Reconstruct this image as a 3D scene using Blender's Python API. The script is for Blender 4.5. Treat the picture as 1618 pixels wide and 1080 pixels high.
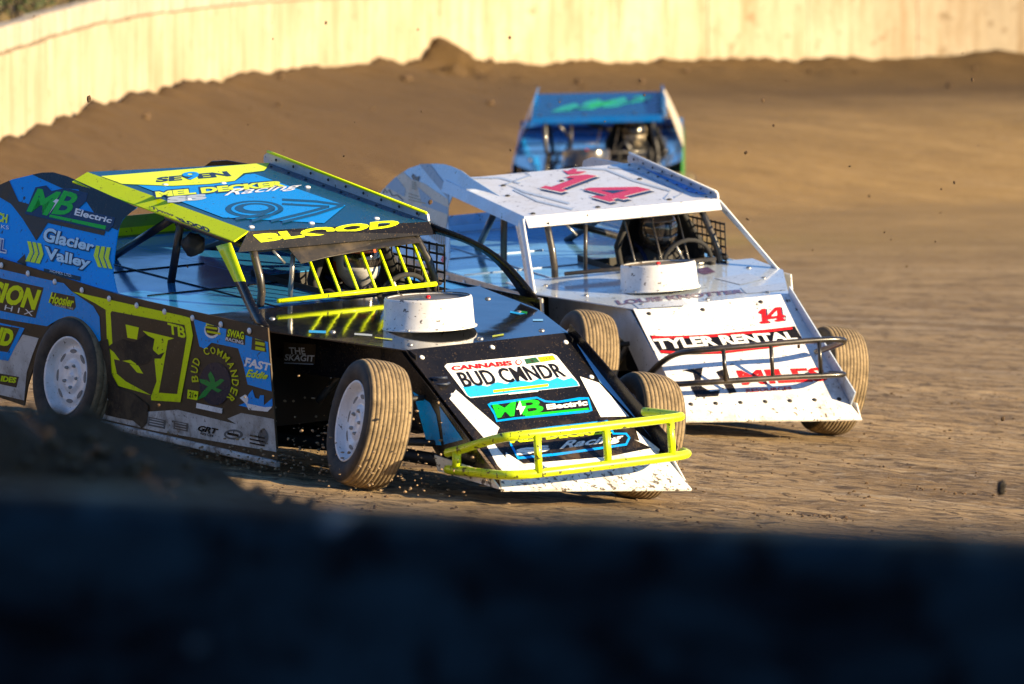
# Three dirt-track modified race cars sliding through a banked clay corner, late low sun.
import bpy, bmesh, math, random
from mathutils import Vector, Matrix, noise
from mathutils.geometry import tessellate_polygon

scn = bpy.context.scene
for o in list(bpy.data.objects):
    bpy.data.objects.remove(o)
R = math.radians
CAM_Z = 2.8022

# ---------------------------------------------------------------- camera
cd = bpy.data.cameras.new('camera')
cam = bpy.data.objects.new('camera', cd)
scn.collection.objects.link(cam)
cam.location = (0, 0, CAM_Z)
cam.rotation_euler = (R(90 - 2.5), 0, 0)
cd.sensor_width = 36.0
cd.lens = 310.7
cd.clip_start = 0.5
cd.clip_end = 2000
cd.dof.use_dof = True
cd.dof.focus_distance = 47.8
cd.dof.aperture_fstop = 4.9
scn.camera = cam

# ---------------------------------------------------------------- sky and sun
SUN_AZ, SUN_EL = 115.0, 15.0           # degrees clockwise from +Y, above horizon
world = bpy.data.worlds.new('World')
scn.world = world
world.use_nodes = True
wn = world.node_tree.nodes
sky = wn.new('ShaderNodeTexSky')
sky.sky_type = 'NISHITA'
sky.sun_disc = False
sky.sun_elevation = R(SUN_EL)
sky.sun_rotation = R(SUN_AZ)
sky.altitude = 50
sky.dust_density = 0.1
sky.ozone_density = 6.0
sky.air_density = 1.0
wn['Background'].inputs['Strength'].default_value = 0.08
world.node_tree.links.new(sky.outputs[0], wn['Background'].inputs['Color'])
sd = bpy.data.lights.new('sun', 'SUN')
sd.energy = 5.0
sd.angle = R(0.5)
sd.color = (1.0, 0.77, 0.45)
sun = bpy.data.objects.new('sun', sd)
scn.collection.objects.link(sun)
SDIR = Vector((math.sin(R(SUN_AZ)) * math.cos(R(SUN_EL)), math.cos(R(SUN_AZ)) * math.cos(R(SUN_EL)), math.sin(R(SUN_EL))))
sun.rotation_euler = SDIR.to_track_quat('Z', 'Y').to_euler()
sun.location = SDIR * 60

scn.view_settings.view_transform = 'Standard'
scn.view_settings.look = 'None'
scn.view_settings.exposure = 1.45
scn.view_settings.gamma = 1.0
scn.cycles.max_bounces = 6
scn.cycles.diffuse_bounces = 3
scn.cycles.glossy_bounces = 3
scn.cycles.use_denoising = True

rnd = random.Random(14)

# ---------------------------------------------------------------- materials
MATS = {}
def nodes_of(name):
    m = bpy.data.materials.new(name)
    m.use_nodes = True
    nt = m.node_tree
    return m, nt, nt.nodes, nt.links, nt.nodes['Principled BSDF']

def ramp(nn, ll, src, p0, c0, p1, c1):
    r = nn.new('ShaderNodeValToRGB')
    r.color_ramp.elements[0].position = p0; r.color_ramp.elements[0].color = (*c0, 1)
    r.color_ramp.elements[1].position = p1; r.color_ramp.elements[1].color = (*c1, 1)
    ll.new(src, r.inputs[0])
    return r

def tnoise(nn, ll, vec, scale, detail=3, rough=.55, dist=0):
    n = nn.new('ShaderNodeTexNoise')
    n.inputs['Scale'].default_value = scale
    n.inputs['Detail'].default_value = detail
    n.inputs['Roughness'].default_value = rough
    n.inputs['Distortion'].default_value = dist
    ll.new(vec, n.inputs['Vector'])
    return n

def mixc(nn, ll, fac, a, b):
    m = nn.new('ShaderNodeMix'); m.data_type = 'RGBA'
    if hasattr(fac, 'is_linked') or not isinstance(fac, (int, float)):
        ll.new(fac, m.inputs[0])
    else:
        m.inputs[0].default_value = fac
    for sock, v in ((m.inputs[6], a), (m.inputs[7], b)):
        if isinstance(v, tuple): sock.default_value = (*v, 1)
        else: ll.new(v, sock)
    return m.outputs[2]

def mul(nn, ll, a, b):
    m = nn.new('ShaderNodeMath'); m.operation = 'MULTIPLY'
    ll.new(a, m.inputs[0])
    if isinstance(b, (int, float)): m.inputs[1].default_value = b
    else: ll.new(b, m.inputs[1])
    return m.outputs[0]

def paint(name, col, rough=.25, dirt=.35, metal=0.0, coat=.25, speck=1.0, wav=.12, dark_specks=True, muddy=0.0, spec=.5, low=.85):
    """Painted / vinyl wrapped sheet metal with a film of dust and spattered mud."""
    if name in MATS: return MATS[name]
    m, nt, nn, ll, b = nodes_of(name)
    tc = nn.new('ShaderNodeTexCoord')
    v = tc.outputs['Object']
    film = ramp(nn, ll, tnoise(nn, ll, v, 5.0, 5, .65).outputs['Fac'], .42, (0, 0, 0), .78, (1, 1, 1))
    spk = ramp(nn, ll, tnoise(nn, ll, v, 30.0, 3.0, .6, .5).outputs['Fac'], .672 - muddy, (0, 0, 0), .69 - muddy, (1, 1, 1))
    fin = ramp(nn, ll, tnoise(nn, ll, v, 110.0, 2.0, .5).outputs['Fac'], .665, (0, 0, 0), .70, (1, 1, 1))
    c1 = mixc(nn, ll, mul(nn, ll, film.outputs[0], dirt), col, (.15, .105, .06))
    c2 = mixc(nn, ll, mul(nn, ll, fin.outputs[0], .55 * speck), c1, (.17, .12, .07))
    mud = (.035, .022, .012) if dark_specks else (.2, .14, .08)
    c3 = mixc(nn, ll, mul(nn, ll, spk.outputs[0], .9 * speck), c2, mud)
    # caked mud and dust thrown up along the lower edges, body frame z
    sz = nn.new('ShaderNodeSeparateXYZ'); ll.new(v, sz.inputs[0])
    lo = nn.new('ShaderNodeMapRange'); lo.inputs['From Min'].default_value = .52; lo.inputs['From Max'].default_value = .14; lo.inputs['To Max'].default_value = 1.0
    ll.new(sz.outputs['Z'], lo.inputs['Value'])
    cake = ramp(nn, ll, tnoise(nn, ll, v, 9.0, 6, .7, .5).outputs['Fac'], .47, (0, 0, 0), .62, (1, 1, 1))
    c3 = mixc(nn, ll, mul(nn, ll, mul(nn, ll, lo.outputs[0], cake.outputs[0]), low), c3, (.115, .078, .045))
    ll.new(c3, b.inputs['Base Color'])
    rr = nn.new('ShaderNodeMapRange')
    rr.inputs['To Min'].default_value = rough; rr.inputs['To Max'].default_value = min(1, rough + .45)
    ll.new(mul(nn, ll, film.outputs[0], min(1, dirt * 1.6)), rr.inputs['Value'])
    ll.new(rr.outputs[0], b.inputs['Roughness'])
    b.inputs['Metallic'].default_value = metal
    b.inputs['Coat Weight'].default_value = coat
    b.inputs['Coat Roughness'].default_value = .08
    b.inputs['Specular IOR Level'].default_value = spec
    bp_ = nn.new('ShaderNodeBump'); bp_.inputs['Strength'].default_value = wav; bp_.inputs['Distance'].default_value = .02
    ll.new(tnoise(nn, ll, v, 3.2, 2, .5).outputs['Fac'], bp_.inputs['Height'])
    ll.new(bp_.outputs[0], b.inputs['Normal'])
    ll.new(bp_.outputs[0], b.inputs['Coat Normal'])
    MATS[name] = m
    return m

COL = dict(
    black=(.007, .007, .009), brownblack=(.045, .029, .014), blue=(.0, .29, .82), blue2=(.0, .28, .82), blueroof=(.0, .26, .76),
    navyroof=(.002, .055, .13), navy=(.006, .018, .07), navy2=(.02, .05, .25), lime=(.66, .82, .003), lime2=(.55, .60, .01), green=(.012, .48, .015),
    white=(.80, .80, .79), whitedirty=(.56, .545, .52), red=(.68, .012, .018), redroof=(.62, .02, .05), leaf=(.02, .26, .05), emblem=(.03, .03, .05),
    greyprint=(.15, .145, .14), greyprint2=(.20, .20, .20), tanprint=(.30, .23, .14), brownprint=(.12, .06, .03), greyblue=(.42, .48, .55),
    ice=(.52, .72, .82), yellow=(.75, .62, .01), darkgreen=(.02, .09, .04), plateblue=(.02, .36, .80), skyblue=(.22, .50, .80),
    paleblue=(.42, .50, .64), sailgrey=(.26, .31, .40), roof3=(.003, .065, .20), beige=(.55, .47, .36), purplegrey=(.13, .08, .16), mud=(.022, .017, .012), teal=(.02, .42, .26), interior_blue=(.10, .40, .80))
def pm(key):
    d = {'mud': .7, 'whitedirty': .75, 'brownblack': .55, 'beige': .4}.get(key, .06)
    r = {'mud': .75, 'brownblack': .5, 'whitedirty': .5, 'lime': .35, 'interior_blue': .14}.get(key, .26)
    return paint('paint_' + key, COL[key], r, d, coat=.04, spec=.22 if key in ('black', 'brownblack', 'navy', 'mud') else .16)

def simple(name, col, rough=.5, metal=0.0, bump=None, spec=None):
    if name in MATS: return MATS[name]
    m, nt, nn, ll, b = nodes_of(name)
    tc = nn.new('ShaderNodeTexCoord')
    n = tnoise(nn, ll, tc.outputs['Object'], 9, 4, .6)
    c = mixc(nn, ll, n.outputs['Fac'], tuple(x * .7 for x in col), tuple(min(1, x * 1.3) for x in col))
    ll.new(c, b.inputs['Base Color'])
    b.inputs['Roughness'].default_value = rough
    b.inputs['Metallic'].default_value = metal
    if bump:
        bp_ = nn.new('ShaderNodeBump'); bp_.inputs['Strength'].default_value = bump[1]; bp_.inputs['Distance'].default_value = .02
        ll.new(tnoise(nn, ll, tc.outputs['Object'], bump[0], 5, .6).outputs['Fac'], bp_.inputs['Height'])
        ll.new(bp_.outputs[0], b.inputs['Normal'])
    MATS[name] = m
    return m

BLACKTUBE = lambda: paint('cage_black', (.018, .017, .016), .38, .35, wav=0)
RAW = lambda: simple('bare_steel', (.35, .34, .32), .35, .8)
DARK = lambda: simple('dark_mechanical', (.016, .014, .012), .6)
SUEDE = lambda: simple('black_fabric', (.015, .015, .016), .85)

def tyre_mats():
    if 'tread' in MATS: return MATS['tread'], MATS['sidewall']
    m, nt, nn, ll, b = nodes_of('tread')
    tc = nn.new('ShaderNodeTexCoord')
    n = tnoise(nn, ll, tc.outputs['Object'], 11, 7, .75, .6)
    c = ramp(nn, ll, n.outputs['Fac'], .32, (.10, .070, .036), .72, (.32, .232, .128))
    n2 = tnoise(nn, ll, tc.outputs['Object'], 70, 3, .6)
    c2 = mixc(nn, ll, ramp(nn, ll, n2.outputs['Fac'], .6, (0, 0, 0), .72, (1, 1, 1)).outputs[0], c.outputs[0], (.05, .035, .022))
    ll.new(c2, b.inputs['Base Color']); b.inputs['Roughness'].default_value = .9
    MATS['tread'] = m
    m, nt, nn, ll, b = nodes_of('sidewall')
    tc = nn.new('ShaderNodeTexCoord')
    n = tnoise(nn, ll, tc.outputs['Object'], 14, 5, .65)
    c = ramp(nn, ll, n.outputs['Fac'], .35, (.016, .014, .012), .78, (.075, .056, .038))
    ll.new(c.outputs[0], b.inputs['Base Color']); b.inputs['Roughness'].default_value = .75
    MATS['sidewall'] = m
    return MATS['tread'], MATS['sidewall']

# ---------------------------------------------------------------- mesh helpers
def link(o, parent=None, local=None):
    scn.collection.objects.link(o)
    if parent is not None:
        o.parent = parent
    if local is not None:
        o.matrix_basis = local
    return o

def mk(name, verts, faces, mats, parent=None, smooth=False, midx=None, local=None):
    me = bpy.data.meshes.new(name)
    me.from_pydata([tuple(v) for v in verts], [], [tuple(f) for f in faces])
    for m in (mats if isinstance(mats, (list, tuple)) else [mats]):
        me.materials.append(m)
    if midx:
        me.polygons.foreach_set('material_index', midx)
    if smooth:
        me.polygons.foreach_set('use_smooth', [True] * len(me.polygons))
    me.update()
    return link(bpy.data.objects.new(name, me), parent, local)

def tag(o, label=None, cat=None, group=None, kind=None):
    if label: o['label'] = label
    if cat: o['category'] = cat
    if group: o['group'] = group
    if kind: o['kind'] = kind
    return o

def solid(o, t=.006, off=-1):
    md = o.modifiers.new('thickness', 'SOLIDIFY'); md.thickness = t; md.offset = off
    return o

def bevel(o, w=.006, seg=2):
    md = o.modifiers.new('bevel', 'BEVEL'); md.width = w; md.segments = seg; md.limit_method = 'ANGLE'
    return o

def box_geo(c, s, rot=None):
    vs = [Vector((x * s[0] / 2, y * s[1] / 2, z * s[2] / 2)) for x in (-1, 1) for y in (-1, 1) for z in (-1, 1)]
    if rot: vs = [rot @ v for v in vs]
    vs = [v + Vector(c) for v in vs]
    return vs, [(0, 1, 3, 2), (4, 6, 7, 5), (0, 4, 5, 1), (2, 3, 7, 6), (0, 2, 6, 4), (1, 5, 7, 3)]

def box(name, c, s, mat, parent=None, local=None, rot=None, bev=.008):
    v, f = box_geo(c, s, rot)
    o = mk(name, v, f, mat, parent, local=local)
    if bev: bevel(o, bev)
    return o

def chaikin(p, n=2):
    p = [Vector(q) for q in p]
    for _ in range(n):
        q = [p[0]]
        for a, b in zip(p, p[1:]):
            q += [a.lerp(b, .25), a.lerp(b, .75)]
        q.append(p[-1]); p = q
    return p

def tube_geo(pts, r, seg=10):
    pts = [Vector(p) for p in pts]
    vs, fs = [], []
    up = None
    for i, p in enumerate(pts):
        a = pts[max(0, i - 1)]; b = pts[min(len(pts) - 1, i + 1)]
        t = (b - a).normalized()
        if up is None:
            up = t.orthogonal().normalized()
        up = (up - t * up.dot(t)).normalized()
        w = t.cross(up)
        rr = r[i] if isinstance(r, (list, tuple)) else r
        for k in range(seg):
            an = 2 * math.pi * k / seg
            vs.append(p + (up * math.cos(an) + w * math.sin(an)) * rr)
    for i in range(len(pts) - 1):
        for k in range(seg):
            k2 = (k + 1) % seg
            fs.append((i * seg + k, i * seg + k2, (i + 1) * seg + k2, (i + 1) * seg + k))
    fs.append(tuple(range(seg))[::-1]); n = (len(pts) - 1) * seg
    fs.append(tuple(range(n, n + seg)))
    return vs, fs

def tube(name, pts, r, mat, parent=None, smooth_pts=0, local=None, seg=10):
    if smooth_pts: pts = chaikin(pts, smooth_pts)
    v, f = tube_geo(pts, r, seg)
    return mk(name, v, f, mat, parent, True, local=local)

def lathe_geo(prof, seg=48, axis='Z', closed=False):
    vs, fs = [], []
    for a in range(seg):
        c, s = math.cos(2 * math.pi * a / seg), math.sin(2 * math.pi * a / seg)
        for h, r in prof:
            vs.append((r * c, r * s, h) if axis == 'Z' else (r * c, h, r * s))
    n = len(prof)
    for a in range(seg):
        b = (a + 1) % seg
        for i in range(n - 1):
            q = (a * n + i, b * n + i, b * n + i + 1, a * n + i + 1)
            fs.append(q if axis == 'Z' else q[::-1])
    return vs, fs

def lerp_path(tab, x):
    if x <= tab[0][0]: return tab[0][1]
    for (a, b), (c, d) in zip(tab, tab[1:]):
        if x <= c: return b + (d - b) * (x - a) / (c - a)
    return tab[-1][1]

def sstep(t):
    t = max(0., min(1., t)); return t * t * (3 - 2 * t)

# ---------------------------------------------------------------- the track: bowl, berms, walls
# far retaining wall: x, y, height of its face top, height of the dirt piled against it
WALL = [(-13, 34, 1.7, 1.05), (-9.5, 48, 1.7, 1.0), (-6.6, 62, 1.72, 1.05), (-5.35, 72, 1.80, 1.12), (-4.64, 80, 1.88, 1.17), (-4.37, 86, 2.04, 1.31), (-4.01, 92, 2.15, 1.40),
        (-2.99, 102, 2.27, 1.50), (-1.63, 109, 2.29, 1.52), (-.07, 113, 2.29, 1.47), (3.25, 116, 2.29, 1.49), (6.78, 117, 2.30, 1.50), (14, 116.5, 2.3, 1.5), (24, 112, 2.3, 1.5), (36, 100, 2.3, 1.5)]
WQ = chaikin([Vector((w[0], w[1], 0)) for w in WALL], 3)
WH = chaikin([Vector((w[2], w[3], 0)) for w in WALL], 3)
def wall_near(x, y):
    """signed distance to the far wall (positive on the track side) and the dirt height there"""
    bd, res = 1e9, None
    for i in range(len(WQ) - 1):
        a, b = WQ[i], WQ[i + 1]
        dx, dy = b.x - a.x, b.y - a.y
        t = max(0, min(1, ((x - a.x) * dx + (y - a.y) * dy) / (dx * dx + dy * dy)))
        d = (x - a.x - t * dx) ** 2 + (y - a.y - t * dy) ** 2
        if d < bd:
            bd = d; res = (i, t, (x - a.x) * dy - (y - a.y) * dx)
    i, t, side = res
    reach = lerp_path([(60, 3.0), (82, 3.2), (92, 4.2), (102, 8), (109, 15), (114, 22), (115.5, 24)], WQ[i].y + t * (WQ[i + 1].y - WQ[i].y)) if WQ[i].x < 8 else 24.
    return (math.sqrt(bd) if side > 0 else -math.sqrt(bd)), WH[i].y + t * (WH[i + 1].y - WH[i].y), reach

BERM = [(-14, 1.62), (-3, 1.66), (-1.7, 1.58), (-1.5, 1.54), (-1.26, 1.40), (-.95, 1.33), (-.31, 1.235), (.36, 1.12), (1.0, 1.0), (2.2, .9), (14, .85)]
def ground_z(x, y, fine=True):
    plane = -.0824 * max(-9, min(9, x)) + .0027 * (y - 44.92)
    w = sstep((86 - y) / 30.)
    z = plane
    if y > 54 or x < -4:
        dn, zb, reach = wall_near(x, y)
        if dn < 0:
            bk = zb + .55 + min(4., -dn * .12) if dn < -.8 else zb - .12
            return bk
        bk = -.04 + (zb - .38 + .04) * (1 - sstep(dn / reach)) + .38 * math.exp(-dn / 1.1)
        z = plane * w + bk * (1 - w)
        if fine and dn < 5 and w < .9:
            n = noise.noise((x * .55, y * .55, 3.1)) * .11 + noise.noise((x * 1.7, y * 1.7, 9)) * .06 + noise.noise((x * 4.5, y * 4.5, 2)) * .025
            z += n * math.exp(-dn / 1.4)
            dl = math.hypot((x + .80) / .40, (y - 110.6) / .5) * (1 + .9 * noise.noise((x * 5, y * 5, 1)))       # the big lump against the wall
            z += .29 * math.exp(-dl * dl) 
    if y < 42:
        z += sstep((42 - y) / 18.) * .62
        cz = lerp_path(BERM, x) - .07 - .07 * sstep((x + .9) / 1.0) + (noise.noise((x * 1.3, y * 1.3, 7)) * .12 + noise.noise((x * 4, y * 4, 1)) * .09 + noise.noise((x * 11, y * 11, 4)) * .045 if fine else 0)
        k = math.exp(-((y - 26.0) / 1.25) ** 2)
        z = z * (1 - k) + cz * k if y > 20 else z
        if y < 19: z = z * (1 - sstep((19 - y) / 6)) + .75 * sstep((19 - y) / 6)
    if fine and y > 41:
        u, v = .45 * x - .89 * y, .89 * x + .45 * y          # along and across the line the cars take
        z += noise.noise((x * .8, y * .25, 0)) * .012 + noise.noise((v * 1.5, u * .16, 5)) * .016 
        if y < 63: z += noise.noise((v * 4.5, u * .5, 6)) * .009 + noise.noise((x * 9, y * 7, 8)) * .008 - abs(noise.noise((x * 4.2, y * 2.4, 11))) * .020
    return z

def axis(vals):
    out = [vals[0][0]]
    for a, b, st in vals:
        n = max(1, int(round((b - a) / st)))
        out += [a + (b - a) * (i + 1) / n for i in range(n)]
    return out
gx = axis([(-200, -60, 35), (-60, -15, 5), (-15, -6, .8), (-6, -3.2, .13), (-3.2, 4.6, .065), (4.6, 7.6, .15), (7.6, 16, .8), (16, 60, 4), (60, 200, 35)])
gy = axis([(-60, -20, 20), (-20, 16, 4), (16, 22, .8), (22, 30, .16), (30, 42, .7), (42, 62, .085), (62, 84, .35), (84, 104, .28), (104, 118, .14), (118, 130, 1.5), (130, 320, 38)])
gv = [(x, y, ground_z(x, y)) for y in gy for x in gx]
nx = len(gx)
gf = [(j * nx + i, j * nx + i + 1, (j + 1) * nx + i + 1, (j + 1) * nx + i) for j in range(len(gy) - 1) for i in range(nx - 1)]

def mat_clay():
    m, nt, nn, ll, b = nodes_of('packed_clay')
    tc = nn.new('ShaderNodeTexCoord')
    mp = nn.new('ShaderNodeMapping'); ll.new(tc.outputs['Object'], mp.inputs['Vector'])
    mp.inputs['Rotation'].default_value = (0, 0, R(63)); mp.inputs['Scale'].default_value = (.16, .80, 1)
    big = tnoise(nn, ll, tc.outputs['Object'], .35, 4, .6)
    c0 = ramp(nn, ll, big.outputs['Fac'], .32, (.225, .138, .054), .66, (.600, .415, .210))
    st = tnoise(nn, ll, mp.outputs['Vector'], 9.0, 6, .68, .4)
    c1 = mixc(nn, ll, ramp(nn, ll, st.outputs['Fac'], .36, (.8, .8, .8), .52, (0, 0, 0)).outputs[0], c0.outputs[0], (.14, .093, .052))
    st2 = tnoise(nn, ll, mp.outputs['Vector'], 30.0, 5, .7, .2)
    c2 = mixc(nn, ll, mul(nn, ll, ramp(nn, ll, st2.outputs['Fac'], .52, (0, 0, 0), .70, (1, 1, 1)).outputs[0], .7), c1, (.42, .32, .20))
    # darker loose dirt: patches
    pt = tnoise(nn, ll, tc.outputs['Object'], 1.4, 6, .7, .6)
    c3 = mixc(nn, ll, mul(nn, ll, ramp(nn, ll, pt.outputs['Fac'], .57, (0, 0, 0), .68, (1, 1, 1)).outputs[0], .65), c2, (.13, .082, .040))
    # long sweeping tyre marks along the racing line
    mp2 = nn.new('ShaderNodeMapping'); ll.new(tc.outputs['Object'], mp2.inputs['Vector'])
    mp2.inputs['Rotation'].default_value = (0, 0, R(60)); mp2.inputs['Scale'].default_value = (.022, .9, 1)
    tm = tnoise(nn, ll, mp2.outputs['Vector'], 3.6, 5, .65, .25)
    c3 = mixc(nn, ll, mul(nn, ll, ramp(nn, ll, tm.outputs['Fac'], .38, (1, 1, 1), .47, (0, 0, 0)).outputs[0], .6), c3, (.12, .076, .036))
    c3 = mixc(nn, ll, mul(nn, ll, ramp(nn, ll, tm.outputs['Fac'], .55, (0, 0, 0), .66, (1, 1, 1)).outputs[0], .7), c3, (.58, .45, .29))
    # crumbly marks: dark pits and pale scuffs a few centimetres across
    pit = tnoise(nn, ll, tc.outputs['Object'], 5.5, 7, .75, .6)
    c3 = mixc(nn, ll, mul(nn, ll, ramp(nn, ll, pit.outputs['Fac'], .40, (1, 1, 1), .49, (0, 0, 0)).outputs[0], .95), c3, (.085, .052, .025))
    sc = tnoise(nn, ll, tc.outputs['Object'], 8.5, 6, .75, .8)
    c3 = mixc(nn, ll, mul(nn, ll, ramp(nn, ll, sc.outputs['Fac'], .54, (0, 0, 0), .66, (1, 1, 1)).outputs[0], .75), c3, (.54, .43, .30))
    # moist spoil by the far wall; near bank shade painted into the colour
    atn = nn.new('ShaderNodeAttribute'); atn.attribute_name = 'damp_and_shade'
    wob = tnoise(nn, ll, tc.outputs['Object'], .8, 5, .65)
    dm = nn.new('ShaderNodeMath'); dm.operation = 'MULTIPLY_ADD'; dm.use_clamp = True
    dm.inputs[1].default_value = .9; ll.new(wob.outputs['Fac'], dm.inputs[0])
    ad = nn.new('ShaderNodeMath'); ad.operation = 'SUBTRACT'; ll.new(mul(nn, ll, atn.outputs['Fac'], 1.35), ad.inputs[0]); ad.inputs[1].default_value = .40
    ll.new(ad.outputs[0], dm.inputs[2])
    sx = nn.new('ShaderNodeSeparateXYZ'); ll.new(tc.outputs['Object'], sx.inputs[0])
    # golden glow of sunlit dust haze painted into the far clay
    gl = nn.new('ShaderNodeMapRange'); gl.inputs['From Min'].default_value = 72; gl.inputs['From Max'].default_value = 92; ll.new(sx.outputs['Y'], gl.inputs['Value'])
    c3 = mixc(nn, ll, mul(nn, ll, gl.outputs[0], .75), c3, mixc(nn, ll, st.outputs['Fac'], (.25, .148, .042), (.54, .345, .118)))
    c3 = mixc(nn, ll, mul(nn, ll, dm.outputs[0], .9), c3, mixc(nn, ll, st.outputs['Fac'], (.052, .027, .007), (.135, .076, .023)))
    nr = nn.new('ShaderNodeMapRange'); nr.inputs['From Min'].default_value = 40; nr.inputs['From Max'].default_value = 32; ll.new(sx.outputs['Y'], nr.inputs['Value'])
    c3 = mixc(nn, ll, mul(nn, ll, nr.outputs[0], .9), c3, mixc(nn, ll, st.outputs['Fac'], (.02, .009, .002), (.17, .082, .024)))  # near bank darkened: shade put into the dirt colour
    # fine cracks
    vo = nn.new('ShaderNodeTexVoronoi'); vo.feature = 'DISTANCE_TO_EDGE'; vo.inputs['Scale'].default_value = 7
    ds = tnoise(nn, ll, tc.outputs['Object'], 3.0, 4, .6)
    vm = nn.new('ShaderNodeVectorMath'); vm.operation = 'ADD'
    vs = nn.new('ShaderNodeVectorMath'); vs.operation = 'SCALE'; vs.inputs['Scale'].default_value = .5
    ll.new(ds.outputs['Color'], vs.inputs[0]); ll.new(mp.outputs['Vector'], vm.inputs[0]); ll.new(vs.outputs[0], vm.inputs[1])
    ll.new(vm.outputs[0], vo.inputs['Vector'])
    ck = ramp(nn, ll, vo.outputs['Distance'], .0, (1, 1, 1), .022, (0, 0, 0))
    ckm = ramp(nn, ll, tnoise(nn, ll, tc.outputs['Object'], .9, 3, .5).outputs['Fac'], .47, (0, 0, 0), .6, (1, 1, 1))
    c4 = mixc(nn, ll, mul(nn, ll, ck.outputs[0], mul(nn, ll, ckm.outputs[0], .8)), c3, (.05, .034, .02))
    ll.new(c4, b.inputs['Base Color'])
    b.inputs['Roughness'].default_value = .82
    b.inputs['Specular IOR Level'].default_value = .3
    h1 = tnoise(nn, ll, mp.outputs['Vector'], 16, 8, .72, .3)
    bp1 = nn.new('ShaderNodeBump'); bp1.inputs['Strength'].default_value = .8; bp1.inputs['Distance'].default_value = .06
    ll.new(h1.outputs['Fac'], bp1.inputs['Height'])
    h2 = tnoise(nn, ll, tc.outputs['Object'], 28, 7, .75)
    bp2 = nn.new('ShaderNodeBump'); bp2.inputs['Strength'].default_value = .8; bp2.inputs['Distance'].default_value = .035
    ll.new(h2.outputs['Fac'], bp2.inputs['Height']); ll.new(bp1.outputs[0], bp2.inputs['Normal'])
    ll.new(bp2.outputs[0], b.inputs['Normal'])
    return m
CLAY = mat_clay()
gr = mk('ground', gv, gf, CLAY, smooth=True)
damp_and_shade = []                                    # moist spoil by the far wall, plus painted shade on the near ground
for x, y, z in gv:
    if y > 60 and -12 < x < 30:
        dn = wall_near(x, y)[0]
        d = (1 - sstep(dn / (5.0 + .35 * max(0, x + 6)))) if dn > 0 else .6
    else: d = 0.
    damp_and_shade.append(max(d, sstep((38 - y) / 6.)))
at = gr.data.attributes.new('damp_and_shade', 'FLOAT', 'POINT'); at.data.foreach_set('value', damp_and_shade)
tag(gr, kind='structure')

# concrete retaining wall, one slab after another
def mat_concrete(name, c0, c1, stain):
    m, nt, nn, ll, b = nodes_of(name)
    tc = nn.new('ShaderNodeTexCoord')
    geo = nn.new('ShaderNodeNewGeometry')
    mp = nn.new('ShaderNodeMapping'); ll.new(geo.outputs['Position'], mp.inputs['Vector']); mp.inputs['Scale'].default_value = (1, 1, .12)
    n1 = tnoise(nn, ll, geo.outputs['Position'], .9, 5, .6)
    base = ramp(nn, ll, n1.outputs['Fac'], .35, c0, .68, c1)
    n2 = tnoise(nn, ll, mp.outputs['Vector'], 4.5, 5, .7)
    c = mixc(nn, ll, mul(nn, ll, ramp(nn, ll, n2.outputs['Fac'], .46, (0, 0, 0), .68, (1, 1, 1)).outputs[0], .75), base.outputs[0], stain)
    n3 = tnoise(nn, ll, geo.outputs['Position'], 5, 4, .6)
    c = mixc(nn, ll, mul(nn, ll, ramp(nn, ll, n3.outputs['Fac'], .60, (0, 0, 0), .70, (1, 1, 1)).outputs[0], .6), c, tuple(x * .7 for x in stain))
    ll.new(c, b.inputs['Base Color']); b.inputs['Roughness'].default_value = .85
    bp_ = nn.new('ShaderNodeBump'); bp_.inputs['Strength'].default_value = .4; bp_.inputs['Distance'].default_value = .03
    ll.new(tnoise(nn, ll, geo.outputs['Position'], 8, 6, .65).outputs['Fac'], bp_.inputs['Height']); ll.new(bp_.outputs[0], b.inputs['Normal'])
    return m
CONC = mat_concrete('cream_concrete', (.35, .28, .185), (.46, .38, .27), (.24, .155, .07))
CAPM = mat_concrete('whitewashed_cap', (.34, .29, .22), (.43, .38, .31), (.24, .17, .10))
JOINT = simple('joint_filler', (.34, .26, .14), .9)

def strip_solid(pts, tops, bots, off0, off1):
    """closed slab following pts: inner face at off0, outer at off1 along the outward normal."""
    vs, fs = [], []
    n = len(pts)
    for i, p in enumerate(pts):
        a = pts[max(0, i - 1)]; b = pts[min(n - 1, i + 1)]
        t = Vector((b.x - a.x, b.y - a.y, 0)).normalized()
        nrm = Vector((-t.y, t.x, 0))
        for o, z in ((off0, bots[i]), (off0, tops[i]), (off1, tops[i]), (off1, bots[i])):
            q = Vector((p.x, p.y, 0)) + nrm * o
            vs.append((q.x, q.y, z))
    for i in range(n - 1):
        for k in range(4):
            k2 = (k + 1) % 4
            fs.append((i * 4 + k, (i + 1) * 4 + k, (i + 1) * 4 + k2, i * 4 + k2))
    fs.append((0, 1, 2, 3)); fs.append(((n - 1) * 4 + 3, (n - 1) * 4 + 2, (n - 1) * 4 + 1, (n - 1) * 4))
    return vs, fs

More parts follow.
